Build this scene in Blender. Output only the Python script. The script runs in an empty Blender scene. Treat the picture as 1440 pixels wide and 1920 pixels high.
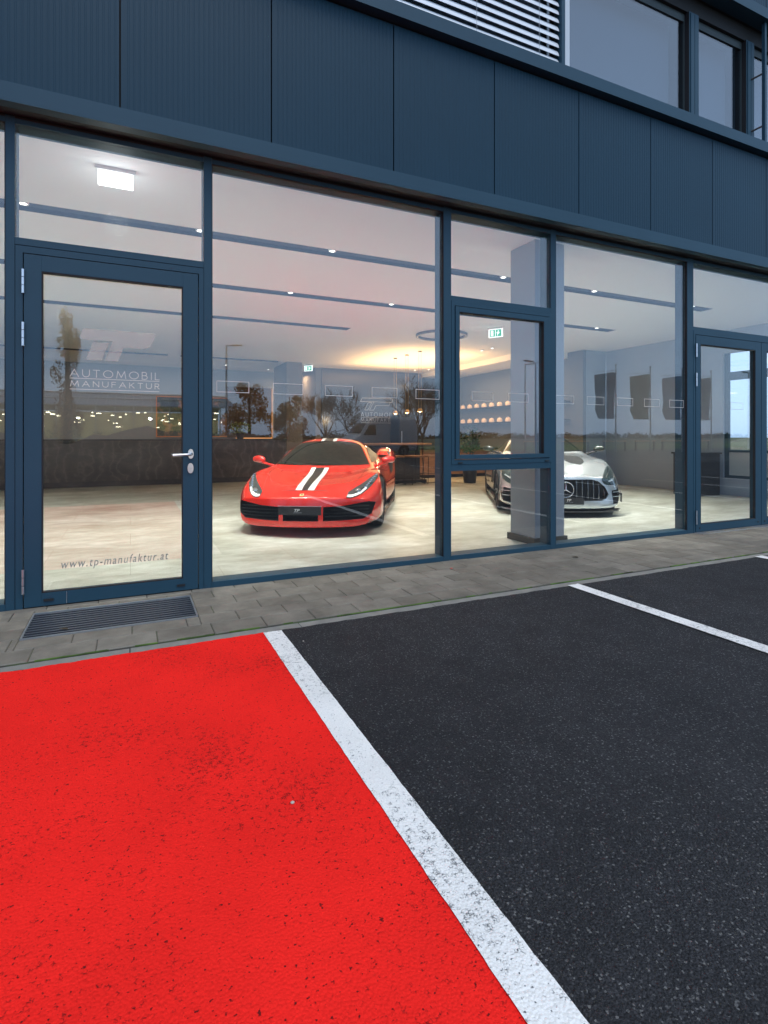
import bpy, bmesh, math, random
from mathutils import Vector, Matrix, noise
from mathutils.bvhtree import BVHTree
random.seed(7)
S = bpy.context.scene
C = S.collection
PI = math.pi
rad = math.radians

# ---------------------------------------------------------------- builders
class MB:
    """collects shapes and links them as one mesh object"""
    def __init__(s): s.v = []; s.f = []; s.m = []; s.cur = 0
    def add(s, vs, fs):
        b = len(s.v); s.v += [tuple(v) for v in vs]
        for f in fs: s.f.append([b+i for i in f]); s.m.append(s.cur)
        return s
    def box(s, x0, x1, y0, y1, z0, z1):
        vs = [(x0,y0,z0),(x1,y0,z0),(x1,y1,z0),(x0,y1,z0),(x0,y0,z1),(x1,y0,z1),(x1,y1,z1),(x0,y1,z1)]
        return s.add(vs, [(0,3,2,1),(4,5,6,7),(0,1,5,4),(1,2,6,5),(2,3,7,6),(3,0,4,7)])
    def tube(s, pts, r, n=8, cap=True):
        pts = [Vector(p) for p in pts]
        rs = r if isinstance(r, (list, tuple)) else [r]*len(pts)
        b = len(s.v); up = None
        for i, p in enumerate(pts):
            d = (pts[min(i+1, len(pts)-1)] - pts[max(i-1, 0)])
            if d.length < 1e-9: d = Vector((0,0,1))
            d.normalize()
            if up is None:
                up = Vector((0,0,1)) if abs(d.z) < .9 else Vector((1,0,0))
            a = d.cross(up).normalized(); c = a.cross(d).normalized(); up = c
            for k in range(n):
                t = 2*PI*k/n
                s.v.append(tuple(p + (a*math.cos(t) + c*math.sin(t))*rs[i]))
        for i in range(len(pts)-1):
            for k in range(n):
                s.f.append([b+i*n+k, b+i*n+(k+1)%n, b+(i+1)*n+(k+1)%n, b+(i+1)*n+k]); s.m.append(s.cur)
        if cap:
            s.f.append([b+k for k in range(n)][::-1]); s.m.append(s.cur)
            s.f.append([b+(len(pts)-1)*n+k for k in range(n)]); s.m.append(s.cur)
        return s
    def lathe(s, prof, n=24, at=(0,0,0), axis='Z', close=False):
        b = len(s.v)
        for (r, h) in prof:
            for k in range(n):
                t = 2*PI*k/n; c, q = r*math.cos(t), r*math.sin(t)
                p = {'Z': (c,q,h), 'X': (h,c,q), 'Y': (q,h,c)}[axis]
                s.v.append((p[0]+at[0], p[1]+at[1], p[2]+at[2]))
        L = len(prof)
        for i in range(L if close else L-1):
            j = (i+1) % L
            for k in range(n):
                s.f.append([b+i*n+k, b+i*n+(k+1)%n, b+j*n+(k+1)%n, b+j*n+k]); s.m.append(s.cur)
        return s
    def prism(s, poly, a0, a1, axis='Y'):
        """poly in the two other axes, extruded along axis"""
        n = len(poly)
        def P(p, a): return {'Y': (p[0],a,p[1]), 'X': (a,p[0],p[1]), 'Z': (p[0],p[1],a)}[axis]
        vs = [P(p,a0) for p in poly] + [P(p,a1) for p in poly]
        fs = [list(range(n)), list(range(2*n-1, n-1, -1))]
        for i in range(n):
            j = (i+1)%n; fs.append([i, n+i, n+j, j])
        return s.add(vs, fs)
    def grid(s, rows):
        """rows: list of equal-length lists of points"""
        b = len(s.v); w = len(rows[0])
        for r in rows: s.v += [tuple(p) for p in r]
        for i in range(len(rows)-1):
            for k in range(w-1):
                s.f.append([b+i*w+k, b+i*w+k+1, b+(i+1)*w+k+1, b+(i+1)*w+k]); s.m.append(s.cur)
        return s
    def build(s, name, mat=None, parent=None, smooth=False, bevel=0, fix=True, loc=None):
        me = bpy.data.meshes.new(name); me.from_pydata(s.v, [], s.f)
        mats = mat if isinstance(mat, (list, tuple)) else [mat]
        for m in mats:
            if m: me.materials.append(m)
        if len(mats) > 1: me.polygons.foreach_set('material_index', s.m)
        if fix:
            bm = bmesh.new(); bm.from_mesh(me)
            bmesh.ops.recalc_face_normals(bm, faces=bm.faces); bm.to_mesh(me); bm.free()
        if smooth:
            me.polygons.foreach_set('use_smooth', [True]*len(me.polygons))
            try: me.set_sharp_from_angle(angle=rad(40 if smooth is True else smooth))
            except Exception: pass
        me.update()
        o = bpy.data.objects.new(name, me); C.objects.link(o)
        if parent: o.parent = parent
        if loc: o.location = loc
        if bevel:
            b = o.modifiers.new('bevel', 'BEVEL'); b.width = bevel; b.segments = 2; b.limit_method = 'ANGLE'
        return o

def tag(o, label=None, cat=None, group=None, kind=None):
    if label: o['label'] = label
    if cat: o['category'] = cat
    if group: o['group'] = group
    if kind: o['kind'] = kind
    return o
def empty(name, loc=(0,0,0), rz=0):
    o = bpy.data.objects.new(name, None); C.objects.link(o)
    o.location = loc; o.rotation_euler = (0,0,rz); o.empty_display_size = .2
    return o
def kids(o): return [c for c in C.objects if c.parent == o]
def copy_tree(o, parent=None, loc=None, rz=None, label=None):
    c = o.copy(); C.objects.link(c)
    if parent: c.parent = parent
    if loc is not None: c.location = loc
    if rz is not None: c.rotation_euler = (0,0,rz)
    if label: c['label'] = label
    for ch in kids(o): copy_tree(ch, c)
    return c

# ---------------------------------------------------------------- materials
def new_mat(name):
    m = bpy.data.materials.new(name); m.use_nodes = True
    return m, m.node_tree.nodes, m.node_tree.links, m.node_tree.nodes['Principled BSDF']
def mat(name, col, rough=.5, metal=0, spec=.5, coat=0, emit=None, es=0, var=0, vscale=6, bump=0, bscale=40, trans=0, coat_rough=.04):
    m, N, L, p = new_mat(name)
    p.inputs['Base Color'].default_value = (*col, 1)
    p.inputs['Roughness'].default_value = rough; p.inputs['Metallic'].default_value = metal
    p.inputs['Specular IOR Level'].default_value = spec
    if coat: p.inputs['Coat Weight'].default_value = coat; p.inputs['Coat Roughness'].default_value = coat_rough
    if emit: p.inputs['Emission Color'].default_value = (*emit, 1); p.inputs['Emission Strength'].default_value = es
    if trans: p.inputs['Transmission Weight'].default_value = trans
    tc = None
    if var or bump: tc = N.new('ShaderNodeTexCoord')
    if var:
        n = N.new('ShaderNodeTexNoise'); n.inputs['Scale'].default_value = vscale; n.inputs['Detail'].default_value = 6
        L.new(tc.outputs['Object'], n.inputs['Vector'])
        r = N.new('ShaderNodeValToRGB'); r.color_ramp.elements[0].position = .3; r.color_ramp.elements[1].position = .7
        r.color_ramp.elements[0].color = (*[max(0, c*(1-var)) for c in col], 1)
        r.color_ramp.elements[1].color = (*[min(1, c*(1+var)) for c in col], 1)
        L.new(n.outputs['Fac'], r.inputs['Fac']); L.new(r.outputs['Color'], p.inputs['Base Color'])
    if bump:
        n = N.new('ShaderNodeTexNoise'); n.inputs['Scale'].default_value = bscale; n.inputs['Detail'].default_value = 5
        L.new(tc.outputs['Object'], n.inputs['Vector'])
        b = N.new('ShaderNodeBump'); b.inputs['Strength'].default_value = bump; b.inputs['Distance'].default_value = .01
        L.new(n.outputs['Fac'], b.inputs['Height']); L.new(b.outputs['Normal'], p.inputs['Normal'])
    return m
def glow(name, col, strength):
    m = bpy.data.materials.new(name); m.use_nodes = True; N = m.node_tree.nodes; L = m.node_tree.links
    N.clear(); o = N.new('ShaderNodeOutputMaterial'); e = N.new('ShaderNodeEmission')
    e.inputs['Color'].default_value = (*col, 1); e.inputs['Strength'].default_value = strength
    L.new(e.outputs[0], o.inputs[0]); return m
def glass(name, f0=.07, tint=(1,1,1), gloss=(1,1,1)):
    """clear pane: transmits straight through, mirrors by a symmetric Schlick curve"""
    m = bpy.data.materials.new(name); m.use_nodes = True; N = m.node_tree.nodes; L = m.node_tree.links
    N.clear(); o = N.new('ShaderNodeOutputMaterial')
    g = N.new('ShaderNodeNewGeometry'); d = N.new('ShaderNodeVectorMath'); d.operation = 'DOT_PRODUCT'
    L.new(g.outputs['Incoming'], d.inputs[0]); L.new(g.outputs['Normal'], d.inputs[1])
    def M(op, a, b=None):
        n = N.new('ShaderNodeMath'); n.operation = op
        for i, x in enumerate((a, b)):
            if x is None: continue
            if isinstance(x, (int, float)): n.inputs[i].default_value = x
            else: L.new(x, n.inputs[i])
        return n.outputs[0]
    a = M('ABSOLUTE', d.outputs['Value']); b = M('SUBTRACT', 1.0, a); c = M('POWER', b, 5.0)
    e = M('MULTIPLY', c, 1-f0); f = M('ADD', e, f0)
    t = N.new('ShaderNodeBsdfTransparent'); t.inputs[0].default_value = (*tint, 1)
    s = N.new('ShaderNodeBsdfGlossy'); s.inputs['Roughness'].default_value = 0; s.inputs[0].default_value = (*gloss, 1)
    mx = N.new('ShaderNodeMixShader'); L.new(f, mx.inputs[0]); L.new(t.outputs[0], mx.inputs[1]); L.new(s.outputs[0], mx.inputs[2])
    L.new(mx.outputs[0], o.inputs[0]); return m

class NT:
    """tiny helper for node graphs on a Principled material"""
    def __init__(s, name): s.m, s.N, s.L, s.p = new_mat(name); s.tc = s.N.new('ShaderNodeTexCoord')
    def n(s, t, **kw):
        x = s.N.new(t)
        for k, v in kw.items():
            if k.startswith('_'): setattr(x, k[1:], v)
            else: x.inputs[k.replace('__', ' ')].default_value = v
        return x
    def l(s, a, b): s.L.new(a, b)
    def noise(s, scale, detail=4, rough=.5, vec=None):
        x = s.n('ShaderNodeTexNoise', Scale=scale, Detail=detail, Roughness=rough); s.l(vec or s.tc.outputs['Object'], x.inputs['Vector']); return x.outputs['Fac']
    def vor(s, scale, feature='F1', vec=None, out='Distance'):
        x = s.n('ShaderNodeTexVoronoi', Scale=scale, _feature=feature); s.l(vec or s.tc.outputs['Object'], x.inputs['Vector']); return x.outputs[out]
    def ramp(s, fac, stops):
        r = s.N.new('ShaderNodeValToRGB'); e = r.color_ramp.elements
        while len(e) < len(stops): e.new(.5)
        for i, (p, c) in enumerate(stops):
            e[i].position = p; e[i].color = (*c, 1) if len(c) == 3 else c
        s.l(fac, r.inputs['Fac']); return r.outputs['Color']
    def math(s, op, a, b=0, clamp=False):
        x = s.N.new('ShaderNodeMath'); x.operation = op; x.use_clamp = clamp
        for i, q in enumerate((a, b)):
            if isinstance(q, (int, float)): x.inputs[i].default_value = q
            else: s.l(q, x.inputs[i])
        return x.outputs[0]
    def mix(s, fac, a, b, mode='MIX'):
        x = s.N.new('ShaderNodeMix'); x.data_type = 'RGBA'; x.blend_type = mode
        for i, q in ((0, fac), (6, a), (7, b)):
            if isinstance(q, (int, float)): x.inputs[i].default_value = q
            elif isinstance(q, tuple): x.inputs[i].default_value = (*q, 1)
            else: s.l(q, x.inputs[i])
        return x.outputs[2]
    def scale(s, v):
        x = s.N.new('ShaderNodeMapping'); x.inputs['Scale'].default_value = v; s.l(s.tc.outputs['Object'], x.inputs['Vector']); return x.outputs[0]
    def bump(s, h, strength, dist):
        b = s.n('ShaderNodeBump', Strength=strength, Distance=dist); s.l(h, b.inputs['Height']); s.l(b.outputs['Normal'], s.p.inputs['Normal'])
    def color(s, c): s.l(c, s.p.inputs['Base Color'])

def asphalt_mat():
    t = NT('asphalt'); t.p.inputs['Roughness'].default_value = .82; t.p.inputs['Specular IOR Level'].default_value = .35
    big = t.noise(.7, 5, .6); fine = t.noise(150, 4, .75); cell = t.vor(190, out='Color'); dist = t.vor(170)
    sep = t.n('ShaderNodeSeparateColor'); t.l(cell, sep.inputs[0])
    base = t.ramp(fine, [(.38, (.005,.0055,.007)), (.66, (.034,.0345,.038))])
    light = t.ramp(sep.outputs[0], [(.5, (.0,.0,.0)), (.93, (.022,.022,.024)), (.999, (.14,.14,.135))])
    c = t.mix(1.0, base, light, 'ADD'); g = t.ramp(big, [(.3, (.66,.66,.68)), (.7, (1.30,1.29,1.26))])
    med = t.ramp(t.noise(5, 4, .6), [(.3, (.78,.78,.78)), (.7, (1.2,1.2,1.2))])
    t.color(t.mix(1.0, t.mix(1.0, c, g, 'MULTIPLY'), med, 'MULTIPLY'))
    h = t.math('ADD', t.math('MULTIPLY', dist, -.9), t.math('MULTIPLY', fine, .6)); t.bump(h, 1.0, .010)
    return t.m
def coated_mat(name, col, dark, pit=.5):
    """paint rolled over coarse asphalt: pits where the coat did not reach"""
    t = NT(name); t.p.inputs['Roughness'].default_value = .85; t.p.inputs['Specular IOR Level'].default_value = .12
    edge = t.vor(125, 'DISTANCE_TO_EDGE'); fine = t.noise(230, 3, .6); mid = t.noise(60, 3, .6); big = t.noise(1.6, 4, .6)
    crack = t.math('SUBTRACT', 1.0, t.math('MULTIPLY', edge, 5.5, True))           # 1 on grain borders
    where = t.math('MULTIPLY', t.math('SUBTRACT', t.math('ADD', mid, t.math('MULTIPLY', t.math('SUBTRACT', big, .5), .65)), pit), 7.0, True)
    pits = t.math('MULTIPLY', crack, where, True)
    spots = t.math('MULTIPLY', t.math('SUBTRACT', t.noise(95, 2, .5), .665), 14.0, True)
    pits = t.math('MAXIMUM', pits, spots)
    tone = t.ramp(t.noise(2.3, 5, .6), [(.3, tuple(c*.84 for c in col)), (.7, tuple(min(1, c*1.08) for c in col))])
    tone = t.mix(.35, tone, t.ramp(t.noise(150, 4, .7), [(.3, tuple(c*.6 for c in col)), (.7, col)]))
    t.color(t.mix(pits, tone, dark))
    h = t.math('ADD', t.math('MULTIPLY', t.vor(125), -.8), t.math('MULTIPLY', fine, .3))
    t.bump(t.math('SUBTRACT', h, t.math('MULTIPLY', pits, .8)), .7, .005)
    return t.m
def paver_mat():
    t = NT('paver_concrete'); t.p.inputs['Roughness'].default_value = .85
    at = t.N.new('ShaderNodeAttribute'); at.attribute_name = 'tone'; at.attribute_type = 'GEOMETRY'
    base = t.ramp(at.outputs['Fac'], [(0, (.145,.130,.105)), (.5, (.175,.158,.129)), (1, (.205,.187,.154))])
    st = t.ramp(t.noise(4, 6, .65), [(.3, (.64,.63,.61)), (.7, (1.2,1.2,1.2))])
    fn = t.ramp(t.noise(220, 3, .6), [(.3, (.86,.86,.86)), (.7, (1.1,1.1,1.1))])
    t.color(t.mix(1, t.mix(1, base, st, 'MULTIPLY'), fn, 'MULTIPLY')); t.bump(t.noise(180, 4, .6), .35, .003)
    return t.m
def joint_mat():
    t = NT('joint_sand'); t.p.inputs['Roughness'].default_value = .95
    t.color(t.ramp(t.noise(2.2, 5, .7), [(.46, (.035,.032,.027)), (.6, (.05,.085,.02))])); return t.m
def floor_mat():
    t = NT('limewashed_floor'); t.p.inputs['Roughness'].default_value = .38
    v = t.scale((.8, 1.5, 1)); a = t.noise(1.0, 7, .62, v); b = t.noise(5, 6, .65, v)
    c = t.ramp(a, [(.3, (.33,.325,.265)), (.5, (.51,.515,.455)), (.68, (.66,.68,.635))])
    d = t.ramp(b, [(.3, (.72,.71,.66)), (.7, (1.12,1.12,1.12))])
    col = t.mix(1, c, d, 'MULTIPLY')
    br = t.n('ShaderNodeTexBrick', Scale=1.0, Mortar__Size=.0025, Brick__Width=1.5, Row__Height=.75)
    br.inputs['Color1'].default_value = (1,1,1,1); br.inputs['Color2'].default_value = (.93,.93,.92,1); br.inputs['Mortar'].default_value = (.6,.58,.52,1)
    t.l(t.tc.outputs['Object'], br.inputs['Vector'])
    t.color(t.mix(1, col, br.outputs['Color'], 'MULTIPLY')); t.bump(b, .08, .002)
    return t.m
def stone_mat():
    t = NT('dark_veined_stone'); t.p.inputs['Roughness'].default_value = .3
    w = t.n('ShaderNodeTexWave', Scale=1.1, Distortion=14, Detail=6, Detail__Scale=1.6); t.l(t.tc.outputs['Object'], w.inputs['Vector'])
    c = t.ramp(w.outputs['Fac'], [(0, (.020,.017,.016)), (.6, (.035,.028,.024)), (.9, (.05,.040,.034)), (1, (.11,.095,.08))])
    t.color(t.mix(.5, c, t.ramp(t.noise(3, 6, .7), [(.3, (.015,.013,.013)), (.7, (.08,.06,.05))]))); return t.m
def wood_mat(name, a, b):
    t = NT(name); t.p.inputs['Roughness'].default_value = .45
    v = t.scale((1.2, 9, 9)); t.color(t.ramp(t.noise(3, 5, .6, v), [(.3, a), (.7, b)])); return t.m

M = {}
M['anthracite'] = mat('anthracite_paint', (.020,.062,.094), .5, spec=.28, var=.05, vscale=1.5)
M['cladding'] = mat('anthracite_cladding', (.004,.036,.063), .5, spec=.28, var=.06, vscale=.8)
M['black'] = mat('black_gasket', (.008,.008,.010), .7)
M['dark'] = mat('dark_plastic', (.015,.016,.018), .45)
M['soffit'] = mat('dark_soffit', (.006,.007,.008), .7)
M['glass'] = glass('window_glass', .08, (.965,.975,.97))
M['upper_glass'] = glass('sun_control_glass', .14, (.6,.65,.68))
M['steel'] = mat('brushed_steel', (.62,.64,.67), .32, 1.0)
M['galv'] = mat('galvanised_steel', (.42,.44,.46), .45, .8)
M['white_plastic'] = mat('white_plastic', (.8,.8,.8), .4)
M['ceiling'] = mat('white_ceiling', (.92,.92,.92), .9)
M['wall'] = mat('grey_wall_plaster', (.32,.375,.46), .85, var=.03, vscale=2)
M['wall_light'] = mat('light_wall_plaster', (.17,.17,.18), .85)
M['slot'] = mat('ceiling_slot_grey', (.030,.045,.085), .8)
M['floor'] = floor_mat(); M['stone'] = stone_mat()
M['oak'] = wood_mat('warm_oak', (.22,.10,.045), (.40,.21,.10)); M['brown'] = wood_mat('dark_walnut', (.05,.032,.02), (.10,.065,.04))
M['asphalt'] = asphalt_mat()
M['red_coat'] = coated_mat('red_bay_paint', (.96,.019,.014), (.14,.010,.010), .585)
M['white_coat'] = coated_mat('white_line_paint', (.86,.86,.83), (.12,.13,.14), .56)
M['paver'] = paver_mat(); M['joint'] = joint_mat()
M['edging'] = mat('edging_concrete', (.21,.205,.185), .9, var=.15, vscale=9, bump=.3, bscale=150)
M['slat'] = mat('blind_aluminium', (.74,.79,.84), .45, .1)
M['led_warm'] = glow('warm_led', (1,.40,.13), .9)
M['lamp_white'] = glow('white_lamp', (1,.97,.9), 6)
M['exit_white'] = glow('exit_sign_white', (.95,1,.97), 1.15)
M['exit_green'] = glow('exit_sign_green', (.02,.45,.22), .8)
M['led_panel'] = glow('lit_panel_white', (.97,1,1), 2.4)
def film():
    m = bpy.data.materials.new('frosted_film'); m.use_nodes = True; N = m.node_tree.nodes; L = m.node_tree.links; N.clear()
    o = N.new('ShaderNodeOutputMaterial'); a = N.new('ShaderNodeBsdfDiffuse'); b = N.new('ShaderNodeBsdfTranslucent'); x = N.new('ShaderNodeMixShader')
    a.inputs[0].default_value = b.inputs[0].default_value = (.85,.86,.86,1); x.inputs[0].default_value = .45
    L.new(a.outputs[0], x.inputs[1]); L.new(b.outputs[0], x.inputs[2]); L.new(x.outputs[0], o.inputs[0]); return m
M['film'] = film()
def faint(src):
    m = src.copy(); N = m.node_tree.nodes; L = m.node_tree.links; o = N['Material Output']; s = o.inputs[0].links[0].from_socket
    t = N.new('ShaderNodeBsdfTransparent'); x = N.new('ShaderNodeMixShader'); x.inputs[0].default_value = .72
    L.new(s, x.inputs[1]); L.new(t.outputs[0], x.inputs[2]); L.new(x.outputs[0], o.inputs[0]); return m
M['moss'] = mat('joint_moss', (.07,.13,.02), .95, var=.6, vscale=7)
M['film_faint'] = faint(M['film'])
M['film_grey'] = mat('grey_film', (.30,.30,.29), .7)
# ================================================================ BUILDING
B = empty('showroom_building')
tag(B, 'dark anthracite two storey car showroom with large glazed ground floor and ribbed metal cladding', 'building')
CZ = 3.45                                   # ceiling height
def bx(name, m, *a, parent=B, bevel=0):
    return MB().box(*a).build(name, m, parent, bevel=bevel)

# --- cladding panels: real ribs
def panel(x0, x1, z0, z1, y=-.12, name='cladding_panel', pitch=.0385):
    b = MB(); g = .006; x0 += g; x1 -= g; xs = [(x0, y)]
    n = int(round((x1-x0)/pitch)); w = (x1-x0)/n
    for i in range(n):
        a = x0+i*w; d = .0019
        xs += [(a+w*.12, y), (a+w*.2, y+d), (a+w*.42, y+d), (a+w*.5, y)] if i else [(a+w*.5, y)]
    xs.append((x1, y))
    b.grid([[(x, q, z0) for x, q in xs], [(x, q, z1) for x, q in xs]])
    b.box(x0, x1, y+.006, y+.04, z0, z1)
    return b.build(name, M['cladding'], B, fix=False)
x = -.069-1.117*7
while x < 13.5:
    panel(x, x+1.117, 3.602, 4.962); x += 1.117
# upper cladding above the second ledge
x = -.069-1.117*7
while x < 13.5:
    panel(x, x+1.117, 6.905, 8.2); x += 1.117
bx('lower_ledge', M['anthracite'], -7.9, 13.6, -.185, -.10, 3.47, 3.60)
bx('soffit', M['soffit'], -7.9, 13.6, -.099, .30, 3.473, 3.56)
bx('wall', M['black'], -7.9, 13.6, -.079, .28, 3.561, 4.96)
bx('window_sill_ledge', M['anthracite'], -7.9, 13.6, -.205, .30, 4.985, 5.118)
bx('ledge_shadow_gap', M['black'], -7.9, 13.6, -.10, .28, 4.961, 4.984)
bx('upper_ledge', M['anthracite'], -7.9, 13.6, -.205, -.03, 6.75, 6.885)
bx('upper_soffit', M['soffit'], -7.9, 13.6, -.029, .30, 6.76, 6.88)
bx('upper_wall', M['black'], -7.9, 13.6, -.079, .30, 6.886, 8.2)
bx('roof_parapet', M['anthracite'], -8.05, 13.75, -.20, 15.4, 8.201, 8.32)
bx('side_wall', M['cladding'], -8.0, -7.901, -.12, 15.3, 0, 8.2)
bx('rear_wall', M['cladding'], -7.9, 13.6, 15.0, 15.3, 0, 8.2)
bx('upper_floor_slab', M['wall'], -7.89, 13.59, .31, 14.99, 3.62, 4.95)
# upper window row: frames, panes, pale sheets added behind to brighten the glass, outside venetian blind
ZU0, ZU1 = 5.12, 6.55
def upane(x0, x1):
    f = MB().box(x0, x0+.012, .04, .12, ZU0, ZU1).box(x1-.012, x1, .04, .12, ZU0, ZU1).box(x0+.012, x1-.012, .04, .12, ZU1-.10, ZU1).box(x0+.012, x1-.012, .04, .12, ZU0, ZU0+.03)
    w = f.build('upper_window', M['olive'], B)
    MB().box(x0+.012, x1-.012, .055, .063, ZU0+.03, ZU1-.10).build('glass', M['upper_glass'], w)
    MB().box(x0+.01, x1-.01, .26, .268, ZU0, ZU1).build('pane_backing', M['ubacking'], w)  # unseen pale sheet, added so the glass reads brighter
    return w
M['ubacking'] = mat('pale_pane_backing', (.50,.58,.68), .9); M['olive'] = mat('olive_grey_head', (.035,.055,.06), .6)
bx('upper_window_head', M['soffit'], -7.9, 13.6, .0, .13, ZU1+.001, 6.759)
for x0, x1 in ((-7.8,-4.6),(-4.45,-1.2),(-1.05,1.6),(1.75,4.22),(4.34,6.33),(6.52,7.48),(7.66,9.9),(10.08,13.4)):
    upane(x0, x1)
for x0, x1 in ((6.335,6.515),(7.485,7.655),(9.905,10.075),(4.225,4.335),(1.605,1.745),(-1.195,-1.055),(-4.595,-4.455)):
    b = MB().box(x0, x1, -.02, .14, ZU0-.001, ZU1).box(x0+.02, (x0+x1)/2-.004, -.03, -.02, ZU0, ZU1-.02).box((x0+x1)/2+.004, x1-.02, -.03, -.02, ZU0, ZU1-.02)
    um = b.build('upper_mullion', M['anthracite'], B)
    MB().box(x0-.004, x0-.0005, -.018, .054, ZU0, ZU1-.002).build('gasket', M['black'], um)
vb = MB()
for i in range(17):
    z = 5.19+i*.088
    pr = [(-.100+.031*t-.006*math.sin(PI*t), z+.074*t) for t in (0,.25,.5,.75,1)]      # gently curved, outer edge low
    vb.grid([[(-1.3, y, q), (4.14, y, q)] for y, q in pr])
bl = vb.build('venetian_blind', M['slat'], B, fix=False)
so = bl.modifiers.new('thick', 'SOLIDIFY'); so.thickness = .002
for x in (-.2, 1.02, 2.25, 3.07, 3.85):
    MB().tube([(x,-.122,5.17),(x,-.122,6.72)], .0022, 5).build('cord', M['galv'], bl)
MB().box(-1.3, 4.14, -.12, -.05, 5.145, 5.163).build('bottom_rail', M['slat'], bl)
bx('blind_guide_rail', M['anthracite'], 4.150, 4.195, -.13, -.03, 5.12, 6.74)
bx('pale_edge_strip', mat('pale_strip', (.62,.68,.72), .5), 4.245, 4.325, -.06, -.031, 5.12, 6.74)  # pale vertical strip between the blind rail and the next pane
for x in (7.62, 10.2):
    x -= .07
    g = MB().box(x+.10, x+.14, -.16, -.12, 5.13, 6.74).build('guide_rail', M['anthracite'], B)
    for z in (5.35, 6.05): MB().tube([(x+.02,-.02,z-.02),(x+.115,-.13,z+.03)], .012, 6).build('arm', M['black'], g)

# --- ground floor frame
HEAD, SILL, DY = 3.42, .05, .17
def mull(x0, x1, z0=0, z1=3.468): return bx('mullion', M['anthracite'], x0, x1, 0, DY, z0, z1)
for x0, x1 in ((-6.2,-6.12),(-3.45,-3.37),(-.789,-.735),(.533,.593),(2.768,2.853),(4.117,4.186),(6.326,6.44),(9.26,9.33),(11.6,11.68),(13.5,13.6)): mull(x0, x1)
BAYS = [(-7.899,-6.202),(-6.118,-3.452),(-3.368,-.791),(-.733,.531),(.595,2.766),(2.855,4.115),(4.188,6.324),(6.442,9.258),(9.332,11.598),(11.682,13.498)]
for x0, x1 in BAYS:
    bx('head_frame', M['anthracite'], x0, x1, .001, DY, HEAD, 3.467)
    bx('gasket', M['black'], x0, x1, -.004, .0, 3.455, 3.468)
    MB().box(x0, x0+.004, .002, .0285, SILL, HEAD).box(x1-.004, x1, .002, .0285, SILL, HEAD).box(x0+.004, x1-.004, .002, .0285, HEAD-.004, HEAD-.0005).build('gasket', M['black'], B) if x1-x0 > 0 and (x0, x1) not in ((-.733,.531),(2.855,4.115),(6.442,9.258)) else None
def rail(x0, x1, z0, z1): return bx('transom', M['anthracite'], x0, x1, .001, DY, z0, z1)
def pane(x0, x1, z0, z1, y=.03): return MB().box(x0, x1, y, y+.008, z0, z1).build('glass_pane', M['glass'], B)
def sill(x0, x1): return bx('sill_frame', M['anthracite'], x0, x1, .001, DY, 0.002, SILL)
panes = {}
for i in (0,1,2,4,6,8,9):
    x0, x1 = BAYS[i]; sill(x0, x1); panes[i] = pane(x0, x1, SILL, HEAD)
# door bay
x0, x1 = BAYS[3]; rail(x0, x1, 2.573, 2.622); pane(x0, x1, 2.622, HEAD)
x0, x1 = BAYS[7]; rail(x0, x1, 2.562, 2.613); pane(x0, x1, 2.613, HEAD)
x0, x1 = BAYS[5]; sill(x0, x1); rail(x0, x1, 2.56, 2.608); rail(x0, x1, .882, .945); panes['5u'] = pane(x0, x1, 2.608, HEAD); pane(x0, x1, SILL, .882)

def door(X0, X1, fx0, fx1, gx0, gx1, hinge_side, zt=2.512):
    """leaf X0..X1 in a frame fx0..fx1 with glass gx0..gx1"""
    d = MB()
    y0, y1 = -.006, .075
    d.box(X0, gx0, y0, y1, .012, zt).box(gx1, X1, y0, y1, .012, zt).box(gx0, gx1, y0, y1, 2.40, zt).box(gx0, gx1, y0, y1, .012, .104)
    o = d.build('door', M['anthracite'], B, bevel=.0015)
    MB().box(gx0, gx1, .028, .036, .104, 2.40).build('glass', M['glass'], o)
    g = .008
    MB().box(gx0, gx0+g, y0+.002, .027, .104, 2.40).box(gx1-g, gx1, y0+.002, .027, .104, 2.40).box(gx0+g, gx1-g, y0+.002, .027, 2.40-g, 2.40).box(gx0+g, gx1-g, y0+.002, .027, .104, .104+g).build('glazing_bead', M['black'], o)
    hx = X0-.004 if hinge_side < 0 else X1+.004
    for a, b in ((2.228,2.40),(1.858,2.028),(.112,.288)):
        h = MB()
        for q in range(3):
            za = a+(b-a)*q/3; h.lathe([(0,za+.002),(.0095,za+.002),(.0095,za+(b-a)/3-.002),(0,za+(b-a)/3-.002)], 12, (hx,-.018,0))
        h.build('hinge', M['steel'], o, smooth=True)
    return o
def dframe(fx0, fx1, X0, X1, zt, name='door_frame'):
    b = MB().box(fx0, X0-.007, -.003, .12, 0, zt+.055).box(X1+.007, fx1, -.003, .12, 0, zt+.055).box(X0-.007, X1+.007, -.003, .12, zt+.007, zt+.055)
    b.box(X0-.007, X1+.007, .076, .12, zt-.03, zt+.006)
    return b.build(name, M['anthracite'], B)
dframe(-.731, .530, -.680, .487, 2.512)
d1 = door(-.680, .487, 0, 0, -.574, .375, -1)
tag(d1, 'glazed entrance door with frosted lettering and steel lever handle')
lv = MB().prism([(.432+.021*math.copysign(abs(math.cos(t))**.8, math.cos(t)), 1.085+.038*math.sin(t)) for t in [2*PI*k/24 for k in range(24)]], -.018, -.0062)
lv.tube([(.432,-.0175,1.085),(.432,-.06,1.085),(.424,-.068,1.083),(.40,-.07,1.081),(.295,-.07,1.075)], [.011,.011,.011,.0105,.010], 12)
lv.build('handle', M['steel'], d1, smooth=True)
def oval(cx, cz, rx, rz, y0, y1, n=24): return [(cx+rx*math.copysign(abs(math.cos(t))**.8, math.cos(t)), cz+rz*math.sin(t)) for t in [2*PI*k/n for k in range(n)]]
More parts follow.
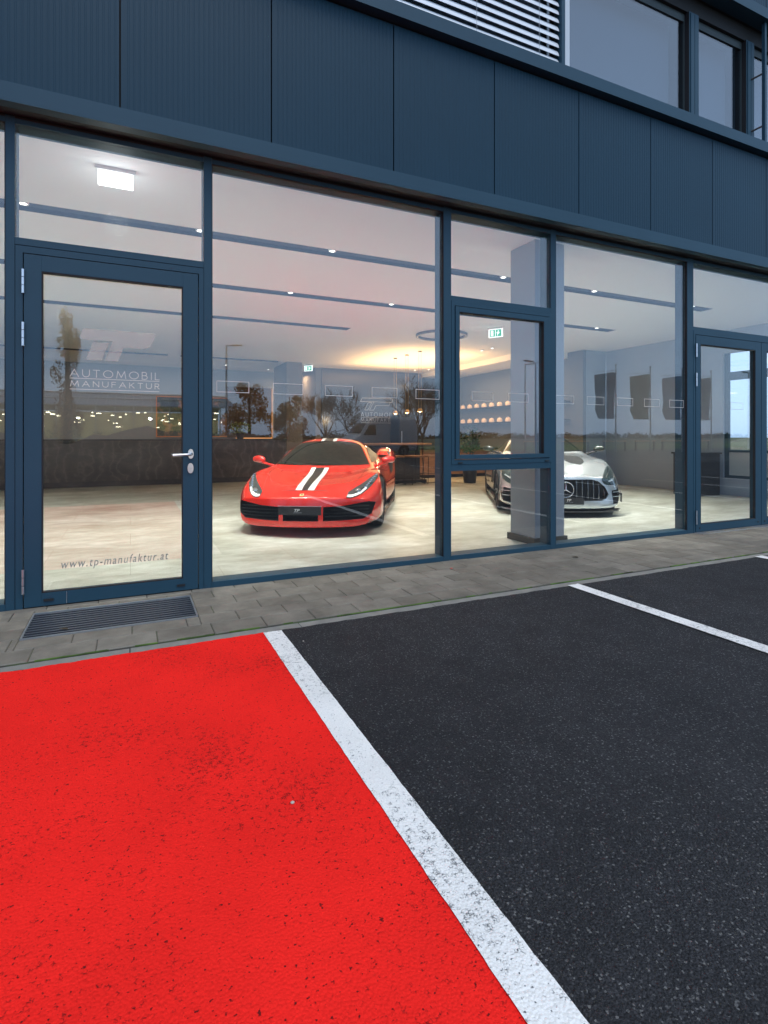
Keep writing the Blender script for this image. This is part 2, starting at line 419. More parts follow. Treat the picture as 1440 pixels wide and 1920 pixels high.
MB().prism(oval(.43,.972,.022,.04,0,0), -.018, -.006).prism(oval(.43,.978,.009,.011,0,0), -.021, -.018).box(.425,.435,-.021,-.0181,.952,.972).build('lock', M['steel'], d1)
for xa in (-.56,.33): MB().box(xa,xa+.06,-.014,-.0062,.045,.062).build('drain_cap', M['dark'], d1)
MB().box(-.42,-.417,-.0072,-.006,.014,.10).build('seam', M['steel'], d1)
# double door
for (X0, X1, gx0, gx1, sd) in ((6.482,7.832,6.573,7.711,-1),(7.842,9.19,7.96,9.10,1)):
    o = door(X0, X1, 0, 0, gx0, gx1, sd)
    for xa in (X0+.07, X1-.07): MB().lathe([(0,-.012),(.010,-.012),(.010,-.0062),(0,-.0062)], 10, (xa,0,.06), 'Y').build('drain_cap', M['dark'], o)
dframe(6.441, 9.257, 6.482, 9.19, 2.512)
# opening window
wf = MB().box(2.856, 2.892, -.003, .12, .947, 2.558).box(4.095, 4.114, -.003, .12, .947, 2.558).box(2.892, 4.095, -.003, .12, 2.515, 2.558).box(2.892, 4.095, -.003, .12, .947, .992)
wf = wf.build('opening_window', M['anthracite'], B)
sb = MB().box(2.899, 2.942, -.012, .07, .999, 2.508).box(4.014, 4.088, -.012, .07, .999, 2.508).box(2.942, 4.014, -.012, .07, 2.455, 2.508).box(2.942, 4.014, -.012, .07, .999, 1.040)
sb.build('sash', M['anthracite'], wf, bevel=.0015)
MB().box(2.942, 4.014, .028, .036, 1.040, 2.455).build('glass', M['glass'], wf)
g=.006
MB().box(2.942, 2.942+g, -.008, .027, 1.04, 2.455).box(4.014-g, 4.014, -.008, .027, 1.04, 2.455).box(2.942+g, 4.014-g, -.008, .027, 2.455-g, 2.455).build('gasket', M['black'], wf)
for xa in (2.93,4.03): MB().box(xa,xa+.05,-.016,-.0032,.957,.968).build('drain_cap', M['dark'], wf)

# --- film lettering on the panes
def ribbons(segs, th, y, x0, z0, sx, sz, shear=0):
    b = MB(); k = 0
    for pl in segs:
        pts = [Vector((x0+px*sx+pz*sz*shear, z0+pz*sz)) for px, pz in pl]
        for a, c in zip(pts, pts[1:]):
            d = (c-a).normalized(); e = d*th*.45; n = Vector((-d.y, d.x))*th*.5; a2, c2 = a-e, c+e; dy = .00015*(k % 7)
            b.add([(a2.x-n.x, y-dy, a2.y-n.y), (c2.x-n.x, y-dy, c2.y-n.y), (c2.x+n.x, y-dy, c2.y+n.y), (a2.x+n.x, y-dy, a2.y+n.y)], [(0,1,2,3)]); k += 1
    return b
def arc(cx, cz, rx, rz, a0, a1, n=10): return [(cx+rx*math.cos(rad(a0+(a1-a0)*i/n)), cz+rz*math.sin(rad(a0+(a1-a0)*i/n))) for i in range(n+1)]
G = {'A': (1.05, [[(0,0),(.52,1),(1.05,0)],[(.2,.34),(.84,.34)]]),
 'U': (.86, [[(0,1)]+arc(.43,.42,.43,.42,180,360)+[(.86,1)]]),
 'T': (.8, [[(0,1),(.8,1)],[(.4,1),(.4,0)]]),
 'O': (1.2, [arc(.6,.5,.6,.5,0,360,22)]),
 'M': (1.2, [[(0,0),(.16,1),(.6,.12),(1.04,1),(1.2,0)]]),
 'B': (.72, [[(0,0),(0,1),(.36,1)]+arc(.36,.76,.24,.24,90,-90,7)+[(0,.52)],[(.36,.52)]+arc(.42,.26,.28,.26,90,-90,7)+[(0,0)]]),
 'I': (.08, [[(.04,0),(.04,1)]]), 'L': (.55, [[(0,1),(0,0),(.55,0)]]),
 'N': (.86, [[(0,0),(0,1),(.86,0),(.86,1)]]), 'F': (.6, [[(0,0),(0,1),(.6,1)],[(0,.54),(.55,.54)]]),
 'K': (.75, [[(0,0),(0,1)],[(.7,1),(.02,.44)],[(.2,.6),(.75,0)]]),
 'R': (.7, [[(0,0),(0,1),(.36,1)]+arc(.38,.74,.26,.26,90,-90,7)+[(0,.48)],[(.3,.48),(.7,0)]])}
def wide_text(s, x0, x1, z0, h, th, y, k=.80):
    tot = sum(G[c][0]*k for c in s); W = (x1-x0)/h; gap = (W-tot)/(len(s)-1); segs = []; q = 0
    for c in s:
        w, pl = G[c]
        segs += [[(q+px*k, pz) for px, pz in p] for p in pl]; q += w*k+gap
    return ribbons(segs, th, y, x0, z0, h, h)
def merge(dst, src): return dst.add(src.v, src.f)
YF = .0262
t = wide_text('AUTOMOBIL', -.40, .203, 1.663, .053, .0048, YF, .98)
merge(t, wide_text('MANUFAKTUR', -.397, .203, 1.592, .039, .0042, YF, 1.1))
for z in (1.651, 1.571): t.box(-.402, .204, YF-.0004, YF, z-.0022, z+.0022)
t.build('lettering', M['film'], d1, fix=False)
# slanted two-letter mark above the lettering
def slant(pts, y0=YF-.0004, y1=YF): return MB().prism([(x+.36*(z-1.79), z) for x, z in pts], y0, y1)
sl = slant([(-.40,1.965),(-.40,2.022),(.075,2.022),(.105,2.005),(.098,1.925),(.06,1.895),(-.085,1.895),(-.085,1.79),(-.175,1.79),(-.175,1.94),(-.385,1.94)])
merge(sl, slant([(-.30,1.79),(-.195,1.79),(-.195,1.925),(-.30,1.925)]))
sl.build('logo', M['film_faint'], d1)
def font_text(s, size, loc, rot, mt, parent, name='lettering', shear=0, spacing=1.0, offset=0, sx=1.0, ext=.0004):
    cu = bpy.data.curves.new('t', 'FONT'); cu.body = s; cu.size = size; cu.shear = shear; cu.space_character = spacing; cu.offset = offset; cu.extrude = ext; cu.resolution_u = 3
    o = bpy.data.objects.new('t', cu); C.objects.link(o); bpy.context.view_layer.update()
    me = bpy.data.meshes.new_from_object(o.evaluated_get(bpy.context.evaluated_depsgraph_get())); bpy.data.objects.remove(o)
    me.transform(Matrix.Diagonal((sx,1,1,1))); me.materials.clear(); me.materials.append(mt)
    n = bpy.data.objects.new(name, me); C.objects.link(n); n.parent = parent; n.location = loc; n.rotation_euler = rot
    return n
def fit_text(o, w):
    xs = [v.co.x for v in o.data.vertices]; k = w/(max(xs)-min(xs)); o.data.transform(Matrix.Diagonal((k,1,1,1))); return o
fit_text(font_text('www.tp-manufaktur.at', .088, (-.462, YF, .262), (rad(90),0,0), M['film_grey'], d1, shear=.22, spacing=1.2), .725)
# outlined rectangles as collision marks
def mark(x0, parent, w=.262, z0=1.584, z1=1.677, y=YF):
    t = .0045
    MB().box(x0, x0+w, y-.0004, y, z0, z0+t).box(x0, x0+w, y-.0004, y, z1-t, z1).box(x0, x0+t, y-.0004, y, z0+t, z1-t).box(x0+w-t, x0+w, y-.0004, y, z0+t, z1-t).build('rectangle_mark', M['film'], parent)
for i, xs in ((4, [.634,1.096,1.560,2.012,2.472]), (6, [4.21,4.668,5.135,5.590,6.03]), (2, [-3.2,-2.75,-2.3,-1.85,-1.4]), (8, [9.5,10,10.5,11])):
    for x in xs: mark(x, panes[i])
for x in (3.112, 3.570): mark(x, wf)
mark(7.228, [o for o in kids(B) if o.name.startswith('door')][1]); 

# --- interior shell
fl = MB().box(-7.89, 13.59, .171, 14.99, -.10, 0.0).build('floor', M['floor'], B)
bx('foundation', M['dark'], -7.89, 13.59, 0.0, .17, -.10, .0015)
# ceiling with slots cut out
slots = [(-7.4,9.2,1.57,1.81),(-7.4,9.2,3.64,3.88),(-7.4,4.1,5.80,6.06),(-7.4,.92,11.2,11.5),(1.25,4.0,11.2,11.5)]
X0, X1, Y0, Y1 = -7.89, 13.59, .171, 14.99
xs = sorted({X0, X1} | {a for s in slots for a in s[:2]}); ys = sorted({Y0, Y1} | {a for s in slots for a in s[2:]})
cb = MB()
for a, b in zip(xs, xs[1:]):
    for c, d in zip(ys, ys[1:]):
        mx, my = (a+b)/2, (c+d)/2
        if not any(s[0] < mx < s[1] and s[2] < my < s[3] for s in slots): cb.box(a, b, c, d, CZ, CZ+.03)
cb.build('ceiling', M['ceiling'], B)
sb = MB()
for a, b, c, d in slots:
    sb.box(a-.01, b+.01, c-.01, d+.01, CZ+.045, CZ+.055).box(a+.0005, b-.0005, c+.0005, c+.004, CZ+.001, CZ+.044).box(a+.0005, b-.0005, d-.004, d-.0005, CZ+.001, CZ+.044).box(a+.0005, a+.004, c+.005, d-.005, CZ+.001, CZ+.044).box(b-.004, b-.0005, c+.005, d-.005, CZ+.001, CZ+.044)
sb.build('ceiling_channel', M['slot'], B)
bx('inner_wall', M['wall'], -7.88, 4.45, 14.0, 14.1, 0, CZ-.002)
bx('inner_wall', M['wall'], 4.46, 5.39, 14.0, 14.1, 0, CZ-.002)
bx('column', M['wall_light'], 4.20, 4.68, 11.25, 12.8, 0, CZ-.002)
bx('inner_wall', M['wall_light'], 5.40, 5.60, 12.20, 14.0, 0, CZ-.002)
M['partition'] = mat('glossy_grey_partition', (.06,.065,.08), .16, spec=.5)
bx('partition', M['partition'], 5.601, 10.49, 12.16, 12.22, 0, CZ-.002)
M['grey_dark'] = mat('grey_wall', (.14,.155,.18), .8)
bx('inner_wall', M['grey_dark'], 10.5, 10.6, 5.86, 12.3, 0, CZ-.002)
bx('inner_wall', M['wall'], 10.6, 11.299, 5.86, 5.96, 0, CZ-.002)
bx('lowered_soffit', M['ceiling'], 9.3, 10.499, 6.4, 12.15, 3.30, 3.449)
bx('front_column', mat('pale_grey_column', (.33,.35,.38), .85), 4.13, 4.56, .27, .70, 0, CZ-.002)
bx('column_skirting', M['dark'], 4.10, 4.59, .245, .73, .001, .075)
# right wall with a window in it
def wallx(y0, y1, z0, z1): bx('right_wall', M['wall'], 11.3, 11.42, y0, y1, z0, z1)
wallx(.171, 5.855, 0, .36); wallx(2.75, 5.855, .36, 3.448); wallx(.171, 1.2, .36, 3.448); wallx(1.2, 2.75, 2.97, 3.448)
rw = MB().box(11.33, 11.39, 2.66, 2.749, .361, 2.969).box(11.33, 11.39, 1.201, 1.27, .361, 2.969).box(11.33, 11.39, 1.27, 2.66, 2.40, 2.57).box(11.33, 11.39, 1.27, 2.66, .361, .42).box(11.33, 11.39, 1.27, 2.66, .90, .95)
rw = rw.build('side_window', M['anthracite'], B)
MB().box(11.355, 11.363, 1.27, 2.66, .95, 2.40).box(11.355, 11.363, 1.27, 2.66, 2.57, 2.968).build('glass', M['glass'], rw)
M['frost'] = mat('frosted_panel', (.42,.46,.50), .5)
MB().box(11.352, 11.366, 1.27, 2.66, .42, .90).build('lower_panel', M['frost'], rw)
bx('inner_wall', M['wall'], 11.43, 13.58, 5.86, 5.96, 0, CZ-.002)
# backlit brown wall panel and door niche
bx('brown_wall_panel', M['brown'], 2.9, 4.38, 13.86, 13.93, 1.20, 2.88)
bx('led_strip', M['led_warm'], 4.383, 4.41, 13.93, 13.99, 1.17, 2.88)
bx('led_strip', M['led_warm'], 3.2, 4.38, 13.93, 13.99, 1.165, 1.185)
M['warm_wall'] = mat('warm_timber_wall', (.50,.29,.15), .6)
bx('niche_panel', M['warm_wall'], 4.75, 5.38, 13.90, 13.99, 0, 2.80)
bx('inner_door', M['brown'], 4.98, 5.22, 13.85, 13.899, 0, 2.55)
# stone counter
st = MB().box(-6.5, 3.92, 10.30, 10.95, .14, 1.12).build('counter', M['stone'], None); st.name = 'stone_counter'
tag(st, 'long dark veined stone counter across the rear of the showroom, left half', 'counter')
MB().box(-6.55, 3.95, 10.27, 11.0, 1.121, 1.16).build('counter_top', mat('dark_counter_top', (.03,.03,.035), .25), st)
MB().box(-6.45, 3.88, 10.36, 10.9, .001, .139).build('plinth', M['dark'], st)
# venetian-free outer paving parts that belong to the door: entrance grating
gr = MB().box(-.60,.415,-.69,-.68,-.02,.012).box(-.60,.415,-.172,-.162,-.02,.012).box(-.60,-.59,-.68,-.172,-.02,.012).box(.405,.415,-.68,-.172,-.02,.012)
gr = gr.build('entrance_grating', M['galv'], None)
tag(gr, 'dark ribbed metal foot grating with bright edge set in the paving at the door', 'grating')
rb = MB()
for i in range(21):
    y = -.676+i*.0242; rb.box(-.589, .404, y, y+.013, -.012, .009 if i % 2 else .006)
rb.build('ribs', mat('grating_rubber', (.035,.042,.055), .5, .3), gr)
gl = MB()
for i in range(1, 20, 2):
    y = -.676+i*.0242; gl.box(-.589, .404, y+.0135, y+.0165, -.012, .0095)
gl.build('steel_bars', M['galv'], gr)
MB().box(-.589,.404,-.679,-.173,-.02,-.013).build('tray', M['black'], gr)
# drain channel by the double door
dc = MB().box(6.45,9.25,-.125,-.118,-.01,.008).box(6.45,9.25,-.012,-.005,-.01,.008)
for i in range(140): dc.box(6.45+i*.02, 6.458+i*.02, -.118, -.012, 0, .006)
tag(dc.build('drain_channel', M['galv'], None), 'bright galvanised drain grating along the foot of the double doors', 'drain')
# --- lettering on the glossy partition (seen through the second pane)
pl = wide_text('AUTOMOBIL', 6.97, 8.30, 1.90, .135, .012, 12.155); merge(pl, wide_text('MANUFAKTUR', 6.97, 8.30, 1.73, .115, .011, 12.155))
for z in (1.872, 1.69): pl.box(6.97, 8.30, 12.1545, 12.1555, z-.006, z+.006)
par = [o for o in kids(B) if o.name.startswith('partition')][0]
pl.build('lettering', M['steel'], par, fix=False)
def outline(pts, th=.012, y=12.154):
    return ribbons([pts+[pts[0]]], th, y, 0, 0, 1, 1)
q = outline([(6.95,2.40),(7.02,2.52),(8.15,2.52),(8.12,2.40)]); merge(q, outline([(7.10,2.12),(7.24,2.37),(7.36,2.37),(7.22,2.12)])); merge(q, outline([(7.28,2.12),(7.44,2.40),(8.05,2.40),(8.0,2.28),(7.52,2.28),(7.43,2.12)]))
q.build('logo', M['steel'], par, fix=False)
# ================================================================ CARS
def interp(tab, u):
    if u <= tab[0][0]: return tab[0][1:]
    for i in range(len(tab)-1):
        a, b = tab[i], tab[i+1]
        if u <= b[0]:
            t = (u-a[0])/(b[0]-a[0]); p = tab[i-1] if i else a; q = tab[i+2] if i+2 < len(tab) else b
            out = []
            for k in range(1, len(a)):
                m0 = (b[k]-p[k])/(b[0]-p[0]) if b[0] != p[0] else 0
                m1 = (q[k]-a[k])/(q[0]-a[0]) if q[0] != a[0] else 0
                h = b[0]-a[0]; t2, t3 = t*t, t*t*t
                out.append((2*t3-3*t2+1)*a[k]+(t3-2*t2+t)*h*m0*.8+(-2*t3+3*t2)*b[k]+(t3-t2)*h*m1*.8)
            return tuple(out)
    return tab[-1][1:]
def sub_eval(o):
    bpy.context.view_layer.update(); dg = bpy.context.evaluated_depsgraph_get()
    return bpy.data.meshes.new_from_object(o.evaluated_get(dg))
def loft_body(K, us, pull, mats, parent, name='body', levels=2, cuts=(), crease_k=()):
    """K: ten longitudinal curves from underside centre to top centre; both sides mirrored"""
    n = len(K); rows = []
    for u in us:
        half = []
        for k in range(n):
            x, z = interp(K[k], u) if k not in (0, n-1) else (0, interp(K[k], u)[-1])
            half.append((x, u+pull(x, u, z), z))
        rows.append([half[k] for k in range(n)] + [(-half[k][0], half[k][1], half[k][2]) for k in range(n-2, 0, -1)])
    b = MB(); w = len(rows[0]); 
    for r in rows: b.v += r
    for i in range(len(rows)-1):
        for k in range(w):
            b.f.append([i*w+k, i*w+(k+1) % w, (i+1)*w+(k+1) % w, (i+1)*w+k]); b.m.append(0)
    for e, base in ((0, 0), (1, (len(rows)-1)*w)):
        h = n//2
        for k in range(h-1):
            for sgn in (0, 1):
                def ix(q):
                    return base + (q if not sgn else (w-q) % w)
                f = [ix(k), ix(k+1), ix(n-2-k), ix(n-1-k)]
                if (e + sgn) % 2: f = f[::-1]
                b.f.append(f); b.m.append(0)
    o = b.build(name, mats, parent, smooth=180)
    m = o.modifiers.new('sub', 'SUBSURF'); m.levels = levels; m.render_levels = levels
    me = sub_eval(o); o.modifiers.clear(); o.data = me
    ref = BVHTree.FromPolygons([v.co.copy() for v in me.vertices], [list(p.vertices) for p in me.polygons])
    for c in cuts:
        d = c.build('cutter', mats, None, fix=True)
        d.data.polygons.foreach_set('material_index', [1]*len(d.data.polygons))
        bm_ = o.modifiers.new('cut', 'BOOLEAN'); bm_.object = d; bm_.operation = 'DIFFERENCE'; bm_.solver = 'EXACT'
        pm = o.matrix_parent_inverse.copy(); par = o.parent; o.parent = None
        me = sub_eval(o); o.parent = par; o.modifiers.clear(); o.data = me
        bpy.data.objects.remove(d)
    o.data.polygons.foreach_set('use_smooth', [True]*len(o.data.polygons))
    o.data.set_sharp_from_angle(angle=rad(42))
    return o, ref
def drape(ref, lo, hi, name, mt, parent, axis, ns=24, nt=10, off=.004, sgn=1, depth=3.0):
    """grid between two curves lo(s), hi(s) in the plane across `axis`, laid on the body"""
    b = MB(); rows = []
    d = {'Y': Vector((0,1,0)), 'Z': Vector((0,0,-1)), 'X': Vector((-sgn,0,0))}[axis]
    last = None
    for i in range(ns+1):
        s = i/ns; p, q = Vector(lo(s)), Vector(hi(s)); r = []
        for j in range(nt+1):
            c = p.lerp(q, j/nt)
            o = {'Y': Vector((c.x,-depth,c.y)), 'Z': Vector((c.x,c.y,depth)), 'X': Vector((sgn*depth,c.x,c.y))}[axis]
            h = ref.ray_cast(o, d)
            if h[0] is None: v = last if last is not None else o + d*depth
            else:
                nn = h[1] if h[1].dot(d) < 0 else -h[1]; v = h[0] + nn*off
            last = v; r.append(v)
        rows.append(r)
    b.grid(rows)
    o = b.build(name, mt, parent, smooth=60, fix=False)
    return o
def poly_curve(pts):
    L = [0]
    for a, b in zip(pts, pts[1:]): L.append(L[-1]+math.dist(a, b))
    def f(s):
        t = s*L[-1]
        for i in range(len(pts)-1):
            if t <= L[i+1]+1e-9:
                k = (t-L[i])/max(1e-9, L[i+1]-L[i]); return (pts[i][0]+(pts[i+1][0]-pts[i][0])*k, pts[i][1]+(pts[i+1][1]-pts[i][1])*k)
        return pts[-1]
    return f
def smooth_curve(pts, it=2):
    for _ in range(it):
        q = [pts[0]]
        for a, b in zip(pts, pts[1:]):
            q += [(a[0]*.75+b[0]*.25, a[1]*.75+b[1]*.25), (a[0]*.25+b[0]*.75, a[1]*.25+b[1]*.75)]
        pts = q+[pts[-1]]
    return poly_curve(pts)
def mirror_x(f): return lambda s: (-f(s)[0], f(s)[1])
M['tyre'] = mat('tyre_rubber', (.012,.012,.013), .8)
M['rim'] = mat('dark_alloy', (.10,.10,.11), .3, .8); M['rim_light'] = mat('silver_alloy', (.45,.46,.48), .28, .9)
M['disc'] = mat('brake_disc', (.3,.3,.31), .35, .8)
def make_wheel(parent, side, x, y, R=.34, w=.27, rimr=.26, mt='rim'):
    t = MB(); h = w/2
    prof = [(rimr,-h*.92),(rimr+.02,-h),(R-.04,-h),(R-.012,-h*.9),(R,-h*.72),(R,h*.72),(R-.012,h*.9),(R-.04,h),(rimr+.02,h),(rimr,h*.92)]
    t.lathe(prof, 40, axis='X')
    o = t.build('wheel', M['tyre'], parent, smooth=35, loc=(side*x, y, R))
    r = MB(); fx = side*h*.86
    r.lathe([(rimr+.003,-h*.9),(rimr+.003,h*.9),(rimr-.012,h*.88),(rimr-.03,h*.5),(rimr-.03,-h*.9)], 40, axis='X', close=True)
    for k in range(10):
        a = 2*PI*k/10+(.12 if k % 2 else -.12)*1.2
        r.tube([(fx*.72,.045*math.cos(a),.045*math.sin(a)),(fx*.95,.14*math.cos(a),.14*math.sin(a)),(fx,(rimr-.01)*math.cos(a+.03),(rimr-.01)*math.sin(a+.03))],[.02,.013,.015],6)
    r.lathe([(0,fx*.8),(.05,fx*.8),(.06,fx*.6),(.06,fx*.2),(0,fx*.2)], 20, axis='X')
    r.build('rim', M[mt], o, smooth=35)
    MB().lathe([(.06,-.012),(.19,-.012),(.19,.012),(.06,.012)], 32, axis='X', close=True, at=(side*.02,0,0)).build('brake_disc', M['disc'], o, smooth=30)
    return o
def wheel_cut(x0, x1, y, z, R):
    b = MB(); b.lathe([(0,x0),(R,x0),(R,x1),(0,x1)], 40, axis='X', at=(0,y,z)); return b
def mirror_pod(parent, side, x, y, z, mt, stem='dark', w=.17, hgt=.12):
    rows = []
    for i in range(9):
        t = i/8; e = math.sin(PI*min(1, max(0, .08+.84*t)))**.45
        r = []
        for k in range(14):
            a = 2*PI*k/14
            r.append((side*(x+w*t), y+.02+.055*e*math.cos(a)-.03*t*0+.02*t, z+.035*t*.3+hgt*.5*e*math.sin(a)*(1 if math.sin(a) > 0 else .75)))
        rows.append(r+[r[0]])
    b = MB(); b.grid(rows); b.add(rows[0][:-1], [list(range(14))]); b.add(rows[-1][:-1], [list(range(14))])
    o = b.build('mirror', mt, parent, smooth=60)
    MB().tube([(side*(x-.13),y+.06,z-.09),(side*(x-.04),y+.045,z-.06),(side*(x+.05),y+.02,z-.03)],[.022,.016,.018],8).build('stalk', M[stem] if isinstance(stem, str) else stem, o, smooth=40)
    return o

# ---------------------------------------------------------------- red coupe
M['car_red'] = mat('red_car_paint', (.70,.020,.011), .24, metal=.15, coat=1.0)
M['cavity'] = mat('dark_cavity', (.010,.010,.012), .6)
M['car_glass'] = mat('tinted_car_glass', (.010,.014,.012), .05, spec=.35)
M['side_glass'] = mat('dark_side_glass', (.010,.013,.012), .35, spec=.2); M['stripe_white'] = mat('stripe_white', (.80,.80,.78), .3, coat=1); M['stripe_black'] = mat('stripe_dark', (.02,.02,.022), .3, coat=1)
M['lamp_dark'] = mat('headlamp_dark', (.035,.060,.065), .10, .2, spec=.8, coat=1)
M['lamp_chrome'] = mat('headlamp_reflector', (.75,.78,.80), .12, 1.0); M['lamp_clear'] = mat('headlamp_lens', (.45,.50,.50), .08, .3, coat=1)
M['vent_grey'] = mat('dark_vent', (.025,.026,.028), .6, spec=.25); M['carbon'] = mat('carbon_fibre', (.018,.018,.02), .28, coat=.6)
RC = empty('sports_car', (2.33+.488*1.06, 0, 0))
def place_car(o, ax, ay, th, front):
    """ax, ay: front axle centre; th: heading; front: nose to axle"""
    o.rotation_euler = (0,0,th); o.location = (ax+math.sin(th)*front, ay-math.cos(th)*front, 0)
FA, RA, LEN = 1.06, 3.71, 4.57
place_car(RC, 2.36, 2.70, rad(-29.0), FA)
tag(RC, 'red sports car with white and black centre stripes parked behind the large pane', 'car')
K = [
 [(0,0,.125),(.3,0,.11),(4.1,0,.13),(LEN,0,.27)],
 [(0,.52,.125),(.3,.55,.11),(4.1,.55,.13),(LEN,.55,.27)],
 [(0,.78,.13),(.3,.90,.115),(1,.93,.12),(2,.90,.12),(3.6,.93,.14),(LEN,.84,.29)],
 [(0,.84,.24),(.3,.945,.25),(1.05,.965,.30),(1.9,.925,.31),(3.0,.965,.32),(3.7,.985,.36),(LEN,.89,.42)],
 [(0,.83,.40),(.3,.935,.47),(1.05,.965,.57),(1.9,.905,.58),(2.9,.95,.66),(3.7,.985,.72),(LEN,.89,.66)],
 [(0,.76,.455),(.3,.87,.575),(.6,.88,.68),(1.05,.875,.765),(1.6,.85,.765),(2.2,.84,.80),(3.0,.86,.87),(3.7,.90,.915),(4.2,.88,.90),(LEN,.82,.84)],
 [(0,.60,.468),(.3,.66,.565),(.6,.69,.655),(1.05,.71,.745),(1.35,.735,.775),(2.0,.70,.86),(2.7,.69,.90),(3.4,.64,.90),(LEN,.6,.87)],
 [(0,.42,.478),(.3,.43,.565),(.6,.44,.635),(1.05,.48,.705),(1.36,.66,.785),(1.75,.61,.97),(2.1,.555,1.105),(2.5,.54,1.12),(3.2,.48,1.04),(3.8,.42,.94),(LEN,.42,.88)],
 [(0,.22,.482),(.3,.22,.57),(.6,.22,.635),(1.05,.24,.70),(1.34,.34,.785),(1.72,.33,1.00),(2.08,.32,1.17),(2.5,.31,1.19),(3.2,.28,1.10),(3.8,.25,.97),(LEN,.22,.89)],
 [(0,0,.484),(.3,0,.572),(.6,0,.635),(1.05,0,.70),(1.33,0,.785),(1.70,0,1.005),(2.05,0,1.185),(2.45,0,1.207),(3.2,0,1.12),(3.8,0,.98),(LEN,0,.89)],
]
def pull_r(x, u, z):
    f = max(0, 1-u/1.1); lower = 1.0
    r = max(0, (u-3.9)/(LEN-3.9))
    return .40*(abs(x)/.95)**2.6*f - .12*(abs(x)/.95)**3*r - (.045*max(0, 1-u/.2) if z < .24 else 0)
us = [0,.04,.14,.3,.5,.72,.9,1.06,1.22,1.34,1.5,1.72,1.92,2.08,2.3,2.6,3.0,3.35,3.7,4.0,4.3,4.5,LEN]
def intake(pts, y0, y1): return MB().prism(pts, y0, y1, 'Y')
cuts = [wheel_cut(.62,1.2,FA,.335,.375), wheel_cut(-1.2,-.62,FA,.335,.375), wheel_cut(.60,1.2,RA,.345,.385), wheel_cut(-1.2,-.60,RA,.345,.385),
  intake([(.27,.375),(.50,.385),(.80,.425),(.875,.40),(.83,.27),(.74,.215),(.27,.205)], -.3, .52),
  intake([(-.27,.375),(-.27,.205),(-.74,.215),(-.83,.27),(-.875,.40),(-.80,.425),(-.50,.385)], -.3, .52),
  intake([(-.215,.375),(.215,.375),(.215,.205),(-.215,.205)], -.3, .25)]
body, ref = loft_body(K, us, pull_r, [M['car_red'], M['cavity']], RC, cuts=cuts)
# horizontal slats and dark mesh inside the intakes
gm = MB()
for sgn in (-1, 1):
    for z in (.25,.29,.33,.37):
        gm.tube([(sgn*.28,.10,z),(sgn*.55,.15,z),(sgn*.80,.27,z)], .006, 5)
gm.build('grille', M['dark'], RC)
# windscreen, side glass
wl = smooth_curve([(-.69,.815),(-.45,.808),(0,.800),(.45,.808),(.69,.815)]); wh = smooth_curve([(-.50,1.085),(-.42,1.125),(-.2,1.150),(0,1.155),(.2,1.150),(.42,1.125),(.50,1.085)])
drape(ref, wl, wh, 'windscreen', M['car_glass'], RC, 'Y', 30, 14, .004)
MB().tube([(.45,1.30,.815),(.1,1.38,.84),(-.25,1.42,.855)], .006, 5).tube([(-.1,1.30,.81),(-.35,1.36,.835),(-.6,1.42,.865)], .006, 5).build('wiper', M['dark'], RC)
for sg in (1, -1):
    drape(ref, poly_curve([(1.62,.835),(2.2,.865),(2.85,.91),(3.05,.935)]), smooth_curve([(1.70,.86),(2.0,1.0),(2.3,1.06),(2.7,1.05),(3.05,.955)]), 'side_window', M['side_glass'], RC, 'X', 18, 8, .004, sg)
    # headlamp: long lens swept up along the wing
    lo = smooth_curve([(.535,.478),(.60,.468),(.70,.50),(.80,.575),(.865,.68)]); hi = smooth_curve([(.545,.530),(.60,.565),(.69,.615),(.78,.68),(.855,.735)])
    if sg < 0: lo, hi = mirror_x(lo), mirror_x(hi)
    hl = drape(ref, lo, hi, 'headlight', M['lamp_dark'], RC, 'Y', 20, 8, .005)
    l2 = smooth_curve([(.542,.482),(.60,.474),(.69,.500),(.76,.560)]); h2 = smooth_curve([(.546,.504),(.60,.500),(.68,.526),(.745,.578)])
    if sg < 0: l2, h2 = mirror_x(l2), mirror_x(h2)
    drape(ref, l2, h2, 'light_strip', M['stripe_white'], hl, 'Y', 14, 3, .009)
    for q in range(8):
        t = q/7; x = .735+.105*t; z = .575+.125*t
        hh = ref.ray_cast(Vector((sg*x,-3,z)), Vector((0,1,0)))
        if hh[0]: MB().lathe([(0,-.012),(.015,-.010),(.018,0)], 8, tuple(hh[0]+Vector((0,-.006,0))), 'Y').build('light_bead', M['lamp_chrome'], hl, smooth=60)
    hh = ref.ray_cast(Vector((sg*.66,-3,.535)), Vector((0,1,0)))
    MB().lathe([(0,-.024),(.020,-.020),(.034,-.006),(.040,.006)], 16, tuple(hh[0]), 'Y').build('projector', M['lamp_chrome'], hl, smooth=60)
    for (y, rr) in ((FA, .335), (RA, .345)): make_wheel(RC, sg, .80 if y == FA else .825, y, rr, .25)
    mirror_pod(RC, sg, .875, 1.50, .875, M['car_red'], M['car_red'], w=.18, hgt=.125)
    # side air scoop on the haunch
    drape(ref, poly_curve([(2.72,.60),(3.0,.62),(3.2,.70)]), poly_curve([(2.80,.80),(3.0,.84),(3.2,.80)]), 'side_scoop', M['cavity'], RC, 'X', 8, 6, .004, sg)
    MB().tube([(sg*.90,1.45,.13),(sg*.93,2.2,.12),(sg*.95,3.25,.14)], .022, 8).build('side_skirt', M['carbon'], RC, smooth=50)
